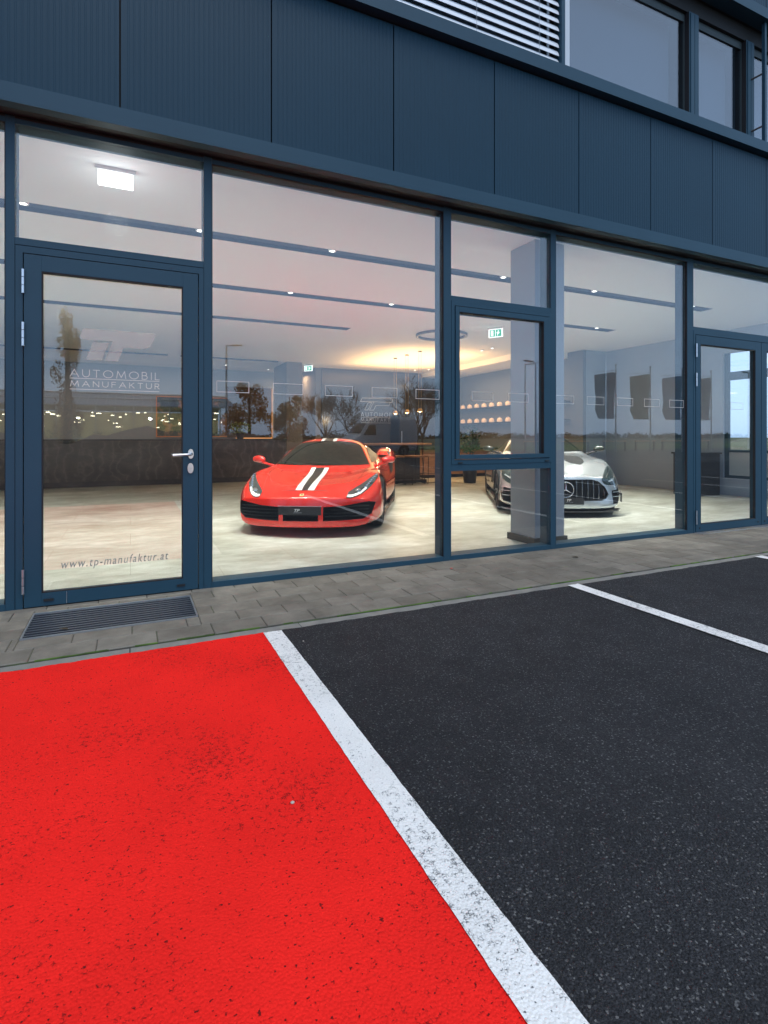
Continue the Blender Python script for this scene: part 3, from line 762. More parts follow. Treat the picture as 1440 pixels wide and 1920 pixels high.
# haunch fin that stands proud behind the doors
for sg in (1, -1):
    rows = []
    for i in range(12):
        t = i/11; y = 2.75+1.5*t; w = math.sin(PI*min(1, t*1.05))**.6 if t < .97 else .1; top = .91+.115*w; 
        rows.append([(sg*(.64), y, .84), (sg*(.67), y, top-.03), (sg*.73, y, top+.005), (sg*.85, y, top), (sg*.935, y, top-.06), (sg*.965, y, .80)])
    MB().grid(rows).build('rear_haunch', M['car_red'], RC, smooth=50)
    MB().grid([[(sg*(.74+.028*a), 2.80+.10*b, .885+.085*b) for a in (0,2,4,6)] for b in (0, 1)]).build('haunch_inlet', M['cavity'], RC)
# centre stripes laid over bonnet and roof
def zs(x0a, x0b, x1a, x1b, y0, y1): return (poly_curve([(x0a, y0), (x0b, y1)]), poly_curve([(x1a, y0), (x1b, y1)]))
for y0, y1, ia, ib, oa, ob in ((.245,1.30,.038,.064,.118,.126),(1.985,2.60,.064,.064,.122,.122)):
    a, b = zs(-ia, -ib, ia, ib, y0, y1); drape(ref, a, b, 'stripe', M['stripe_black'], RC, 'Z', 26, 3, .0032)
    for sg in (1, -1):
        a, b = zs(sg*ia, sg*ib, sg*oa, sg*ob, y0, y1); drape(ref, a, b, 'stripe', M['stripe_white'], RC, 'Z', 26, 3, .0034)
for sg in (1,-1):
    a, b = smooth_curve([(sg*.56,.34),(sg*.615,.70),(sg*.66,1.05),(sg*.665,1.30)]), smooth_curve([(sg*.563,.34),(sg*.619,.70),(sg*.664,1.05),(sg*.669,1.30)]); drape(ref, a, b, 'bonnet_seam', M['cavity'], RC, 'Z', 24, 1, .002)
a, b = poly_curve([(-.30,.235),(.30,.235)]), poly_curve([(-.28,.247),(.28,.247)]); drape(ref, a, b, 'bonnet_slot', M['cavity'], RC, 'Z', 12, 2, .003)
# number plate with the dealer mark, badge
pt = MB().box(-.26,.26,-.040,-.028,.285,.385).build('number_plate', mat('plate_black', (.012,.013,.016), .35, coat=.5), RC)
MB().box(-.265,.265,-.0435,-.0405,.388,.394).build('plate_rail', M['steel'], pt)
o = font_text('TP', .045, (-.075,-.0405,.325), (rad(90),0,0), M['stripe_white'], pt, shear=.35, sx=1.3, offset=.001)
o = font_text('AUTOMOBIL', .016, (-.075,-.0405,.308), (rad(90),0,0), M['rim_light'], pt, spacing=1.2)
h = ref.ray_cast(Vector((0,-3,.50)), Vector((0,1,0)))
zb = .485; h = ref.ray_cast(Vector((0,.085,3)), Vector((0,0,-1)))
bd = MB().prism([(-.022,-.030),(.022,-.030),(.025,0),(.020,.03),(-.020,.03),(-.025,0)], 0, .006, 'Z').build('badge', mat('badge_yellow', (.85,.70,.30), .3, .3), RC)
bd.location = h[0]+h[1]*.004; bd.rotation_euler = (math.atan2(-h[1].y, h[1].z),0,0)
MB().prism([(-.006,-.016),(.004,-.018),(.008,-.004),(.012,.006),(.004,.018),(-.004,.016),(-.009,.004)], .0062, .0075, 'Z').build('badge_figure', M['dark'], bd)

# ---------------------------------------------------------------- silver coupe
M['car_silver'] = mat('silver_car_paint', (.64,.68,.71), .24, metal=.62, coat=1.0)
FA2, RA2, L2 = .97, 3.60, 4.54
SC = empty('sports_car'); place_car(SC, 6.44, 2.50, rad(-32.0), FA2)
tag(SC, 'silver sports coupe with vertical bar grille and round star emblem behind the column', 'car')
K2 = [
 [(0,0,.13),(.3,0,.11),(4.1,0,.13),(L2,0,.30)],
 [(0,.50,.13),(.3,.55,.11),(4.1,.55,.13),(L2,.5,.30)],
 [(0,.80,.14),(.3,.90,.12),(1,.94,.12),(2,.90,.12),(3.6,.93,.14),(L2,.80,.32)],
 [(0,.85,.24),(.3,.935,.26),(.97,.975,.30),(1.9,.93,.31),(3.0,.955,.33),(3.6,.985,.36),(L2,.86,.45)],
 [(0,.82,.40),(.3,.92,.47),(.97,.97,.60),(1.9,.93,.62),(2.9,.95,.68),(3.6,.98,.74),(L2,.86,.68)],
 [(0,.70,.56),(.3,.82,.66),(.6,.87,.76),(.97,.88,.84),(1.5,.88,.86),(2.2,.87,.87),(3.0,.88,.90),(3.6,.91,.93),(4.1,.86,.90),(L2,.78,.84)],
 [(0,.55,.585),(.3,.66,.685),(.6,.70,.78),(.97,.71,.845),(1.5,.74,.875),(1.9,.74,.90),(2.7,.72,.95),(3.4,.66,.94),(L2,.55,.88)],
 [(0,.38,.60),(.3,.44,.70),(.6,.46,.79),(.97,.47,.855),(1.5,.50,.895),(1.78,.66,.93),(2.15,.62,1.08),(2.5,.555,1.19),(2.9,.54,1.20),(3.5,.50,1.10),(4.1,.44,.96),(L2,.38,.89)],
 [(0,.20,.61),(.3,.22,.71),(.6,.24,.80),(.97,.26,.87),(1.5,.27,.905),(1.76,.36,.935),(2.10,.34,1.10),(2.45,.33,1.245),(2.9,.32,1.265),(3.5,.30,1.15),(4.1,.26,.99),(L2,.2,.90)],
 [(0,0,.615),(.3,0,.715),(.6,0,.81),(.97,0,.88),(1.5,0,.91),(1.75,0,.935),(2.08,0,1.105),(2.42,0,1.26),(2.9,0,1.283),(3.5,0,1.17),(4.1,0,1.0),(L2,0,.905)],
]
def pull_s(x, u, z):
    f = max(0, 1-u/1.2); r = max(0, (u-3.8)/(L2-3.8))
    return .34*(abs(x)/.95)**2.3*f - .15*(abs(x)/.95)**3*r - (.05*max(0, 1-u/.25) if z < .2 else 0) + (.03 if z > .5 and u < .02 else 0)
us2 = [0,.04,.14,.3,.5,.72,.97,1.2,1.5,1.68,1.78,1.95,2.12,2.3,2.46,2.7,3.0,3.3,3.6,3.9,4.2,4.45,L2]
gp = [(-.40,.575),(.40,.575),(.50,.545),(.60,.46),(.66,.35),(.63,.29),(.56,.255),(-.56,.255),(-.63,.29),(-.66,.35),(-.60,.46),(-.50,.545)]
cuts = [wheel_cut(.62,1.2,FA2,.34,.38), wheel_cut(-1.2,-.62,FA2,.34,.38), wheel_cut(.60,1.2,RA2,.35,.39), wheel_cut(-1.2,-.60,RA2,.35,.39),
  intake(gp, -.3, .30), intake([(.72,.40),(.91,.43),(.93,.20),(.74,.20)], -.3, .42), intake([(-.72,.40),(-.74,.20),(-.93,.20),(-.91,.43)], -.3, .42)]
body2, ref2 = loft_body(K2, us2, pull_s, [M['car_silver'], M['cavity']], SC, cuts=cuts)
def front_y(x, z, ref, pad=0):
    h = ref.ray_cast(Vector((x,-3,z)), Vector((0,1,0))); return (h[0].y if h[0] else .1)+pad
gb = MB()
for i in range(15):
    x = -.60+1.2*i/14
    if abs(x) < .10: continue
    zt = .565 if abs(x) < .42 else .565-(abs(x)-.42)*.75; zl = .27 if abs(x) < .56 else .32
    y = .02+.34*(abs(x)/.95)**2.3
    gb.tube([(x,y+.03,zl),(x,y+.015,(zl+zt)/2),(x,y+.045,zt)], .0075, 6)
gb.build('grille_bars', mat('dark_chrome', (.24,.25,.27), .25, .9), SC, smooth=50)
MB().tube([(x, .005+.34*(abs(x)/.95)**2.3+.01+(.03 if z > .5 else 0), z) for x, z in gp+[gp[0]]], .007, 6).build('grille_surround', M['dark'], SC, smooth=60)
er = MB(); ey = -.012; ez = .425
ring = [(.115*math.cos(2*PI*k/32), ey, ez+.115*math.sin(2*PI*k/32)) for k in range(33)]
er.tube(ring, .009, 8)
for k in range(3):
    a = PI/2+2*PI*k/3; er.tube([(0,ey-.004,ez),(.108*math.cos(a),ey,ez+.108*math.sin(a))], [.014,.003], 6)
er.build('star_emblem', M['lamp_chrome'], SC, smooth=60)
pt2 = MB().box(-.26,.26,-.035,-.024,.205,.310).build('number_plate', M['stripe_black'], SC)
font_text('TP', .045, (.0,-.036,.255), (rad(90),0,0), M['stripe_white'], pt2, shear=.35, sx=1.3, offset=.001)
font_text('AUTOMOBIL', .016, (.0,-.036,.235), (rad(90),0,0), M['rim_light'], pt2, spacing=1.2)
# splitter, canards, side blades in the outer intakes
sp_ = [(-.91,.42),(-.84,.26),(-.6,.09),(-.3,.0),(0,-.03),(.3,.0),(.6,.09),(.84,.26),(.91,.42),(.80,.45),(-.80,.45)]
MB().prism(sp_, .085, .105, 'Z').build('splitter', M['carbon'], SC)
for sg in (1, -1):
    for z in (.30, .37): MB().prism([(sg*.74,.20),(sg*.90,.33),(sg*.91,.40),(sg*.74,.26)], z, z+.012, 'Z').build('intake_blade', M['car_silver'], SC)
    MB().prism([(sg*.84,.30),(sg*.925,.38),(sg*.945,.52),(sg*.88,.52)], .33, .342, 'Z').prism([(sg*.935,.42),(sg*.945,.44),(sg*.945,.52),(sg*.935,.52)], .20, .33, 'Z').build('canard', M['carbon'], SC)
    lo = smooth_curve([(.555,.555),(.60,.495),(.70,.475),(.83,.500),(.875,.54)],1); hi = smooth_curve([(.56,.585),(.63,.65),(.72,.72),(.81,.76),(.885,.67)],1)
    l2 = poly_curve([(.625,.585),(.70,.63),(.78,.69)]); h2 = poly_curve([(.630,.600),(.70,.648),(.775,.708)])
    l3 = poly_curve([(.655,.530),(.76,.545),(.84,.60)]); h3 = poly_curve([(.66,.552),(.755,.567),(.835,.622)])
    if sg < 0: lo, hi, l2, h2, l3, h3 = [mirror_x(q) for q in (lo, hi, l2, h2, l3, h3)]
    hl = drape(ref2, lo, hi, 'headlight', M['lamp_dark'], SC, 'Y', 20, 8, .005)
    drape(ref2, l2, h2, 'light_strip', M['lamp_chrome'], hl, 'Y', 10, 2, .010); drape(ref2, l3, h3, 'light_strip', M['lamp_clear'], hl, 'Y', 10, 2, .010)
    drape(ref2, poly_curve([(2.0,.925),(2.6,.955),(3.1,.965)]), smooth_curve([(2.08,.95),(2.4,1.11),(2.8,1.15),(3.25,1.0)]), 'side_window', M['side_glass'], SC, 'X', 18, 8, .004, sg)
    for (y, rr) in ((FA2, .34), (RA2, .35)): make_wheel(SC, sg, .815, y, rr, .26, mt='rim')
    mirror_pod(SC, sg, .91, 1.95, .99, M['carbon'], 'dark', w=.19, hgt=.12)
    # dark vented panel in the bonnet
    a, b = smooth_curve([(sg*.20,.60),(sg*.13,.80),(sg*.13,1.25)]), smooth_curve([(sg*.34,.56),(sg*.46,.74),(sg*.45,1.25)])
    drape(ref2, a, b, 'bonnet_vent', M['vent_grey'], SC, 'Z', 14, 8, .005)
    drape(ref2, poly_curve([(1.45,.42),(1.95,.40)]), poly_curve([(1.42,.62),(1.85,.70)]), 'wing_vent', M['cavity'], SC, 'X', 8, 4, .004, sg)
    MB().box(min(sg*.86,sg*.95), max(sg*.86,sg*.95), 1.4, 3.2, .09, .13).build('side_skirt', M['carbon'], SC)
wl = smooth_curve([(-.70,.955),(-.45,.950),(0,.945),(.45,.950),(.70,.955)]); wh = smooth_curve([(-.50,1.165),(-.42,1.205),(-.2,1.230),(0,1.235),(.2,1.230),(.42,1.205),(.50,1.165)])
drape(ref2, wl, wh, 'windscreen', M['car_glass'], SC, 'Y', 30, 14, .004)

# ---------------------------------------------------------------- white van out in the car park
M['van_white'] = mat('pale_van_paint', (.42,.45,.48), .3, coat=.6)
VL = 5.2
KV = [
 [(0,0,.35),(.4,0,.28),(VL,0,.32)], [(0,.5,.35),(.4,.5,.28),(VL,.5,.32)],
 [(0,.80,.36),(.4,.92,.28),(VL,.93,.32)], [(0,.86,.5),(.4,.96,.5),(VL,.97,.5)], [(0,.84,.72),(.4,.95,.85),(1.4,.97,1.0),(VL,.97,1.2)],
 [(0,.78,.86),(.4,.88,1.0),(1.2,.93,1.25),(1.9,.95,1.7),(VL,.95,1.75)], [(0,.62,.93),(.6,.78,1.12),(1.1,.84,1.3),(1.8,.88,2.1),(2.3,.90,2.2),(VL,.90,2.2)],
 [(0,.45,.95),(.6,.6,1.15),(1.1,.7,1.32),(1.7,.7,2.1),(2.2,.7,2.42),(VL,.7,2.42)], [(0,.22,.96),(.6,.3,1.17),(1.1,.35,1.33),(1.65,.35,2.12),(2.1,.35,2.47),(VL,.35,2.47)], [(0,0,.96),(.6,0,1.18),(1.08,0,1.33),(1.62,0,2.12),(2.05,0,2.48),(VL,0,2.48)]]
V = empty('delivery_van'); V.location = (11.0,-25.6,0); V.rotation_euler = (0,0,rad(-96))
tag(V, 'plain pale panel van parked across the car park, seen mirrored in the large pane', 'van')
cuts = [wheel_cut(.6,1.2,.95,.34,.40), wheel_cut(-1.2,-.6,.95,.34,.40), wheel_cut(.6,1.2,4.2,.34,.40), wheel_cut(-1.2,-.6,4.2,.34,.40)]
bv, refv = loft_body(KV, [0,.06,.3,.7,1.05,1.2,1.45,1.7,2.0,2.3,3,4,5.1,VL], lambda x,u,z: .18*(abs(x)/.95)**2*max(0,1-u/1.5), [M['van_white'], M['cavity']], V, cuts=cuts)
drape(refv, poly_curve([(-.78,1.42),(.78,1.42)]), poly_curve([(-.70,2.05),(.70,2.05)]), 'windscreen', M['car_glass'], V, 'Y', 12, 8, .006)
for sg in (1, -1):
    drape(refv, poly_curve([(1.35,1.32),(2.2,1.32)]), poly_curve([(1.75,1.9),(2.2,1.95)]), 'side_window', M['car_glass'], V, 'X', 8, 6, .006, sg)
    drape(refv, poly_curve([(sg*.60,.80),(sg*.84,.88)]), poly_curve([(sg*.60,.92),(sg*.80,1.05)]), 'headlight', M['lamp_clear'], V, 'Y', 6, 4, .006)
    for y in (.95, 4.2): make_wheel(V, sg, .86, y, .34, .22, .22)
# ================================================================ THINGS INSIDE
def lamp(name, kind, loc, energy, color=(1,.96,.88), rot=None, parent=None, **kw):
    d = bpy.data.lights.new(name, kind); d.energy = energy; d.color = color
    for k, v in kw.items(): setattr(d, k, v)
    o = bpy.data.objects.new(name, d); C.objects.link(o); o.location = loc
    if rot is not None: o.rotation_euler = rot
    if parent: o.parent = parent
    return o
IK = 1.15                                                   # overall level of the inside lamps
def aim(frm, to): return (Vector(to)-Vector(frm)).to_track_quat('-Z', 'Y').to_euler()
# recessed spotlights in the channels and in the rear ceiling
proto = None
def downlight(x, y, z, label, group, target=None, energy=0, size=rad(100), color=(.985,1,.92), blend=.9, soft=.06):
    global proto
    if proto is None:
        proto = empty('ceiling_spotlight', (x,y,z))
        MB().lathe([(.032,-.012),(.045,-.014),(.048,-.006),(.048,.055),(0,.055),(0,.05),(.040,.045),(.034,-.006)], 20).build('housing', M['white_plastic'], proto, smooth=40)
        MB().lathe([(0,-.004),(.032,-.004),(.032,-.009),(0,-.010)], 20).build('lens', M['lamp_white'], proto, smooth=40)
        o = proto
    else: o = copy_tree(proto, None, (x,y,z))
    tag(o, label, 'ceiling spotlight', group)
    if energy: lamp('spot_lamp', 'SPOT', (x,y,z-.03), energy*IK, color, aim((x,y,z), target), None, spot_size=size, spot_blend=blend, shadow_soft_size=soft)
    return o
GZ = 'spotlights in the ceiling channels'
row1 = [(-4.0,(-4.2,2.6)),(-2.4,(-2.2,2.2)),(-.93,(-.8,1.9)),(.686,(.4,2.0)),(2.20,(2.0,2.1)),(4.735,(4.9,1.9)),(6.46,(6.2,1.8)),(8.73,(8.3,2.4))]
row1_lab = {-.93: 'small round spotlight at the left end of the front ceiling channel above the door', .686: 'small round spotlight in the front ceiling channel behind the first mullion right of the door', 2.20: 'small bright spotlight in the front ceiling channel above the red car', 4.735: 'small round spotlight in the front channel beside the square column', 6.46: 'small round spotlight in the front channel above the silver car', 8.73: 'small round spotlight near the right end of the front channel'}
for x, t in row1:
    downlight(x, 1.63, CZ+.015, row1_lab.get(x, 'small round spotlight in the front ceiling channel, out of view on the left'), GZ, (t[0],t[1],0), (230 if 2 < x < 5 else 190) if x < 5 else 270, rad(95))
row2 = [(-3.2,(-3.4,5.2)),(-.6,(-.9,4.8)),(2.25,(1.5,4.5)),(3.99,(3.9,4.9)),(6.2,(5.8,4.2)),(8.69,(7.9,4.0))]  # the two leftmost and the one before last are added for light
row2_lab = {2.25: 'small round spotlight in the second ceiling channel, upper left of the red car roof', 3.99: 'small round spotlight in the second channel near the right edge of the large pane', 8.69: 'small round spotlight at the tip of the second channel above the silver car'}
for x, t in row2:
    downlight(x, 3.69, CZ+.015, row2_lab.get(x, 'added small round spotlight in the second ceiling channel, for more light'), GZ, (t[0],t[1],0), (270 if x > 2 else 220) if x < 5 else 290, rad(95))
for x, y in ((-2.0,5.93),):
    downlight(x, y, CZ+.015, 'added small round spotlight in the third ceiling channel, for more light', GZ, (x-.2,6.7,0), 60, rad(90))  # extra fixture, added to light the floor
for x, y, lb in ((8.16,6.98,'small ceiling spotlight left of the exit sign, nearer of the pair'),(8.17,6.55,'small ceiling spotlight right next to the square column, below the exit sign'),(8.55,11.3,'small ceiling spotlight right above the rear partition'),(8.9,11.0,'second small ceiling spotlight above the rear partition'),(2.66,12.6,'small ceiling spotlight above the stone counter'),(4.1,13.2,'tiny ceiling spotlight at the left edge of the rear column')):
    downlight(x, y, CZ-.012 if x < 9.3 else 3.288, lb, 'rear ceiling spotlights')
# key lights on the cars
lamp('car_spot', 'SPOT', (1.2,1.63,3.42), 230*IK, (1,.97,.92), aim((1.2,1.63,3.42),(2.3,2.6,.5)), spot_size=rad(70), spot_blend=.8, shadow_soft_size=.05)
lamp('car_spot', 'SPOT', (5.2,1.63,3.42), 230*IK, (1,.98,.95), aim((5.2,1.63,3.42),(6.4,2.4,.5)), spot_size=rad(70), spot_blend=.8, shadow_soft_size=.05)

# emergency light box at the first transom pane and two exit signs
e = empty('emergency_light', (-.115,.20,3.449)); tag(e, 'glowing white emergency light box hanging from the ceiling above the entrance door', 'emergency light')
MB().box(-.15,.15,-.035,.035,-.03,0).build('housing', M['white_plastic'], e)
MB().box(-.132,.132,-.010,.010,-.150,-.0305).build('light_panel', M['led_panel'], e)
e.location = (-.11,.50,3.449)
e.rotation_euler = (0,0,0)
lamp('emergency_glow', 'POINT', (-.11,.50,3.0), 2.2*IK, (.95,1,1), shadow_soft_size=.1)
def exit_sign(loc, rz, label):
    s = empty('exit_sign', loc, rz); tag(s, label, 'exit sign', 'green exit signs')
    MB().box(-.16,.16,-.03,.03,-.03,0).build('housing', M['white_plastic'], s)
    MB().box(-.15,.15,-.012,.012,-.20,-.031).build('light_panel', M['exit_white'], s)
    g = MB().box(-.125,-.01,-.0145,-.0122,-.185,-.045).box(.005,.125,-.0145,-.0122,-.185,-.045).build('green_field', M['exit_green'], s)
    f = MB(); y0, y1 = -.017, -.0147
    f.prism([(.045,-.075),(.06,-.062),(.075,-.075),(.06,-.088)], y0, y1)
    f.prism([(.03,-.095),(.075,-.09),(.09,-.12),(.06,-.135),(.05,-.17),(.035,-.17),(.045,-.13),(.025,-.12)], y0, y1)
    f.prism([(-.10,-.17),(-.10,-.06),(-.045,-.06),(-.045,-.17)], y0, y1)
    f.build('pictogram', M['exit_white'], s)
    return s
exit_sign((6.75,4.5,CZ-.001), rad(-58), 'green and white exit sign hanging from the ceiling seen in the opening window')
exit_sign((4.98,11.6,CZ-.001), rad(-52), 'small green and white exit sign right beside the rear column')
# ring shaped ceiling lamp
r = MB(); r.lathe([(.50,-.05),(.56,-.05),(.56,0),(.50,0)], 48, (0,0,0), 'Z', True)
rl = r.build('ring_ceiling_lamp', mat('ring_lamp_grey', (.10,.11,.13), .5), None, smooth=35, loc=(6.13,5.6,CZ-.003)); tag(rl, 'large dark grey ring shaped lamp on the ceiling beside the red car', 'ceiling lamp')
MB().lathe([(.515,-.053),(.545,-.053),(.545,-.0505),(.515,-.0505)], 48, (0,0,0), 'Z', True).build('diffuser', mat('opal_diffuser', (.5,.5,.5), .5), rl)
# pendants
pz = 1.87
P0 = empty('pendant_lamp', (6.78,9.19,CZ))
def pend_parts(p):
    MB().lathe([(0,-.025),(.055,-.025),(.055,-.001),(0,-.001)], 20).build('canopy', M['dark'], p, smooth=40)
    MB().tube([(-.035,0,-.025),(-.035,0,pz-CZ+.10)], .0035, 5).tube([(.035,0,-.025),(.035,0,pz-CZ+.10)], .0035, 5).build('cord', mat('brass_cord', (.55,.38,.18), .3, .8), p)
    MB().lathe([(0,.085),(.04,.085),(.062,.05),(.070,0),(.064,0),(.056,.045),(.036,.075),(0,.078)], 20, (0,0,pz-CZ)).build('shade', mat('brass_shade', (.5,.33,.15), .3, .8), p, smooth=50)
    MB().lathe([(0,-.012),(.03,-.004),(.045,.018),(.03,.05),(0,.055)], 14, (0,0,pz-CZ)).build('bulb', glow('warm_bulb', (1,.82,.55), 11), p, smooth=60)
pend_parts(P0)
PL = ['brass pendant lamp on twin cords, leftmost of the three over the high table', 'brass pendant lamp on twin cords, middle one of the three', 'brass pendant lamp on twin cords, rightmost of the three beside the mullion']
tag(P0, PL[0], 'pendant lamp', 'pendant lamps over the high table')
for (x, y), lb in (((6.80,8.51), PL[1]), ((6.81,7.80), PL[2])): copy_tree(P0, None, (x,y,CZ), 0, lb)
for x, y in ((6.78,9.19),(6.8,8.51),(6.81,7.8)): lamp('pendant_glow', 'POINT', (x,y,pz-.03), 10*IK, (1,.72,.42), shadow_soft_size=.05)
lamp('kitchen_cove', 'AREA', (7.4,9.2,2.75), 85*IK, (1,.56,.22), (PI,0,0), shape='RECTANGLE', size=2.6, size_y=3.4)
lamp('rear_wash', 'AREA', (-.5,12.4,3.38), 30*IK, (1,.72,.5), (0,0,0), shape='RECTANGLE', size=8, size_y=.4)
lamp('niche_light', 'AREA', (5.08,13.3,3.3), 12*IK, (1,.6,.3), (0,0,0), shape='RECTANGLE', size=.5, size_y=.5)
lamp('bar_light', 'AREA', (9.6,8.6,3.2), 28*IK, (1,.70,.42), (0,0,0), shape='RECTANGLE', size=.5, size_y=4)
# high table, bar stools, wooden bar
tb = empty('high_table', (6.35,8.45,0)); tag(tb, 'long high table with warm wooden top and dark base under the pendant lamps', 'table')
MB().box(-.95,.95,-.42,.42,1.0,1.05).build('table_top', M['oak'], tb, bevel=.004)
MB().box(-.75,.75,-.12,.12,.08,.999).build('base', M['dark'], tb); MB().box(-.85,.85,-.32,.32,.001,.079).build('plinth', M['dark'], tb)
s0 = empty('bar_stool', (6.05,7.75,0))
MB().prism([(-.20,-.19),(.20,-.19),(.22,0),(.20,.19),(-.20,.19),(-.22,0)], .70, .745, 'Z').build('seat', M['oak'], s0, bevel=.01)
w = MB()
for sx in (-1, 1):
    w.tube([(sx*.16,-.14,.70),(sx*.20,-.20,.012),(sx*.20,.20,.012),(sx*.16,.14,.70)], .009, 6); w.tube([(sx*.185,-.17,.28),(sx*.185,.17,.28)], .007, 5)
w.tube([(-.185,-.17,.28),(.185,-.17,.28)], .008, 6).tube([(-.20,.2,.012),(.20,.2,.012)], .008, 6)
w.build('frame', M['black'], s0, smooth=50)
MB().tube([(-.19,.17,.74),(-.18,.20,.92),(0,.215,.95),(.18,.20,.92),(.19,.17,.74)], .012, 8).build('backrest', M['black'], s0, smooth=60)
tag(s0, 'wire framed bar stool nearest the red car at the high table', 'bar stool', 'bar stools at the high table')
copy_tree(s0, None, (6.58,7.70,0), .15, 'middle wire framed bar stool at the high table'); copy_tree(s0, None, (7.12,7.72,0), -.1, 'wire framed bar stool at the right end of the high table')
wb = MB().box(7.8, 10.35, 9.35, 9.95, .10, .84).build('kitchen_bar', M['oak'], None); tag(wb, 'wooden kitchen bar front behind the silver car, lit by warm light', 'kitchen bar')
MB().box(7.75, 10.4, 9.28, 10.0, .841, .885).build('bar_top', M['dark'], wb); MB().box(7.85, 10.3, 9.42, 9.9, .001, .099).build('plinth', M['black'], wb)
cb_ = MB().box(7.75, 8.35, 10.9, 11.5, 0.001, 1.95).build('refrigerator', M['cavity'], None); tag(cb_, 'tall black cabinet refrigerator in front of the rear partition', 'refrigerator')
MB().box(7.77, 8.33, 10.87, 10.899, .05, 1.93).build('door', M['dark'], cb_); MB().tube([(7.83,10.84,.9),(7.83,10.84,1.4)], .01, 6).build('handle', M['steel'], cb_)
# shelves with bottles on the side wall
bl_lab = []
sh = []
for z, zn in ((2.17,'upper'),(1.68,'lower')):
    o = MB().box(10.28, 10.499, 6.3, 11.6, z-.03, z).build('wall_shelf', M['dark'], None); tag(o, f'{zn} wall shelf carrying a row of lit glass jars behind the opening window', 'shelf', 'wall shelves'); sh.append((z, zn))
jar0 = None
M['jar_glow'] = mat('amber_jar_painted_glow', (.75,.52,.34), .25, emit=(1,.62,.36), es=.22)  # weak emission imitates the light falling on the jars
for z, zn in sh:
    for i in range(12):
        y = 6.7+i*.41
        if jar0 is None:
            jar0 = empty('glass_jar', (10.38,y,z)); o = jar0
            MB().lathe([(0,.001),(.075,.001),(.085,.03),(.08,.09),(.05,.13),(0,.135)], 14).build('bowl', M['jar_glow'], o, smooth=60)
            MB().lathe([(0,.136),(.018,.137),(.020,.155),(0,.165)], 10).build('knob', M['steel'], o, smooth=50)
        else: o = copy_tree(jar0, None, (10.38,y,z))
        tag(o, f'rounded amber glass jar with painted-in glow on the {zn} wall shelf', 'jar', f'amber jars on the {zn} wall shelf')
# picture on the back wall
pf = MB()
x0, x1, z0, z1 = .76, 3.08, 1.24, 2.48
pf.box(x0-.03,x0,13.93,13.99,z0-.03,z1+.03).box(x1,x1+.03,13.93,13.99,z0-.03,z1+.03).box(x0,x1,13.93,13.99,z0-.03,z0).box(x0,x1,13.93,13.99,z1,z1+.03)
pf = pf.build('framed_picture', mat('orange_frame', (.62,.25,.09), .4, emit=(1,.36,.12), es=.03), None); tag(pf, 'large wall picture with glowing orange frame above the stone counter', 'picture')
def pic_mat():
    t = NT('picture_print'); t.p.inputs['Roughness'].default_value = .4
    c = t.ramp(t.noise(2.6, 5, .6), [(.35, (.02,.025,.025)), (.5, (.05,.07,.05)), (.58, (.30,.16,.08)), (.75, (.45,.27,.17))]); t.color(c); return t.m
MB().box(x0, x1, 13.955, 13.985, z0, z1).build('print', pic_mat(), pf)
# plant on the counter
def leaf_cloud(b, c, rx, ry, rz, n, ls, rnd, shape=None, droop=0):
    for _ in range(n):
        while True:
            p = Vector((rnd.uniform(-1,1), rnd.uniform(-1,1), rnd.uniform(-1,1)))
            if .25 < p.length < 1 and (shape is None or shape(p)): break
        q = Vector((c[0]+p.x*rx, c[1]+p.y*ry, c[2]+p.z*rz))
        d = Vector((rnd.gauss(0,1), rnd.gauss(0,1), rnd.gauss(0,1)-droop)).normalized(); e = d.cross(Vector((rnd.gauss(0,1), rnd.gauss(0,1), rnd.gauss(0,1)))).normalized()
        l = ls*rnd.uniform(.6,1.3); w = l*.42
        b.add([q-d*l, q+e*w, q+d*l, q-e*w], [(0,1,2,3)])
rnd = random.Random(3)
pp = empty('potted_plant', (2.72,10.55,1.161)); tag(pp, 'small leafy yellow green plant in a black pot on the stone counter', 'plant')
MB().lathe([(0,.001),(.085,.001),(.115,.16),(.105,.16),(.095,.13),(0,.13)], 20).build('pot', M['dark'], pp, smooth=40)
b = MB(); leaf_cloud(b, (0,0,.30), .30, .24, .18, 420, .035, rnd); b.build('foliage', mat('plant_leaf', (.20,.25,.05), .5, var=.4, vscale=9), pp, fix=False)
st_ = MB()
for i in range(9): a = i*.7; st_.tube([(0,0,.13),(.08*math.cos(a),.08*math.sin(a),.24),(.20*math.cos(a),.17*math.sin(a),.36)], [.006,.004,.002], 5)
st_.build('stem', M['brown'], pp)
p2 = empty('potted_plant', (8.15,7.5,0)); tag(p2, 'dark green indoor plant behind the left edge of the opening window', 'plant')
MB().lathe([(0,.001),(.16,.001),(.20,.42),(.18,.42),(.17,.38),(0,.38)], 20).build('pot', M['dark'], p2, smooth=40)
b = MB(); leaf_cloud(b, (0,0,1.12), .30, .28, .40, 380, .06, rnd); b.build('foliage', mat('dark_leaf', (.03,.07,.035), .5, var=.3), p2, fix=False)
MB().tube([(0,0,.38),(.02,0,.8),(0,0,1.3)], [.02,.015,.008], 6).build('stem', M['brown'], p2)
# dark coffee station and desk seen through the right hand door
ds = empty('reception_desk', (10.85,2.95,0)); tag(ds, 'dark upright cabinet desk beside the right side window, seen through the double door', 'desk')
MB().box(-.30,.30,-.22,.40,.001,.86).build('body', M['dark'], ds); MB().box(-.33,.33,-.25,.43,.861,.895).build('top', M['stripe_black'], ds)
# ================================================================ GROUND
def struct(o): o['kind'] = 'structure'; return o
rnd = random.Random(11)
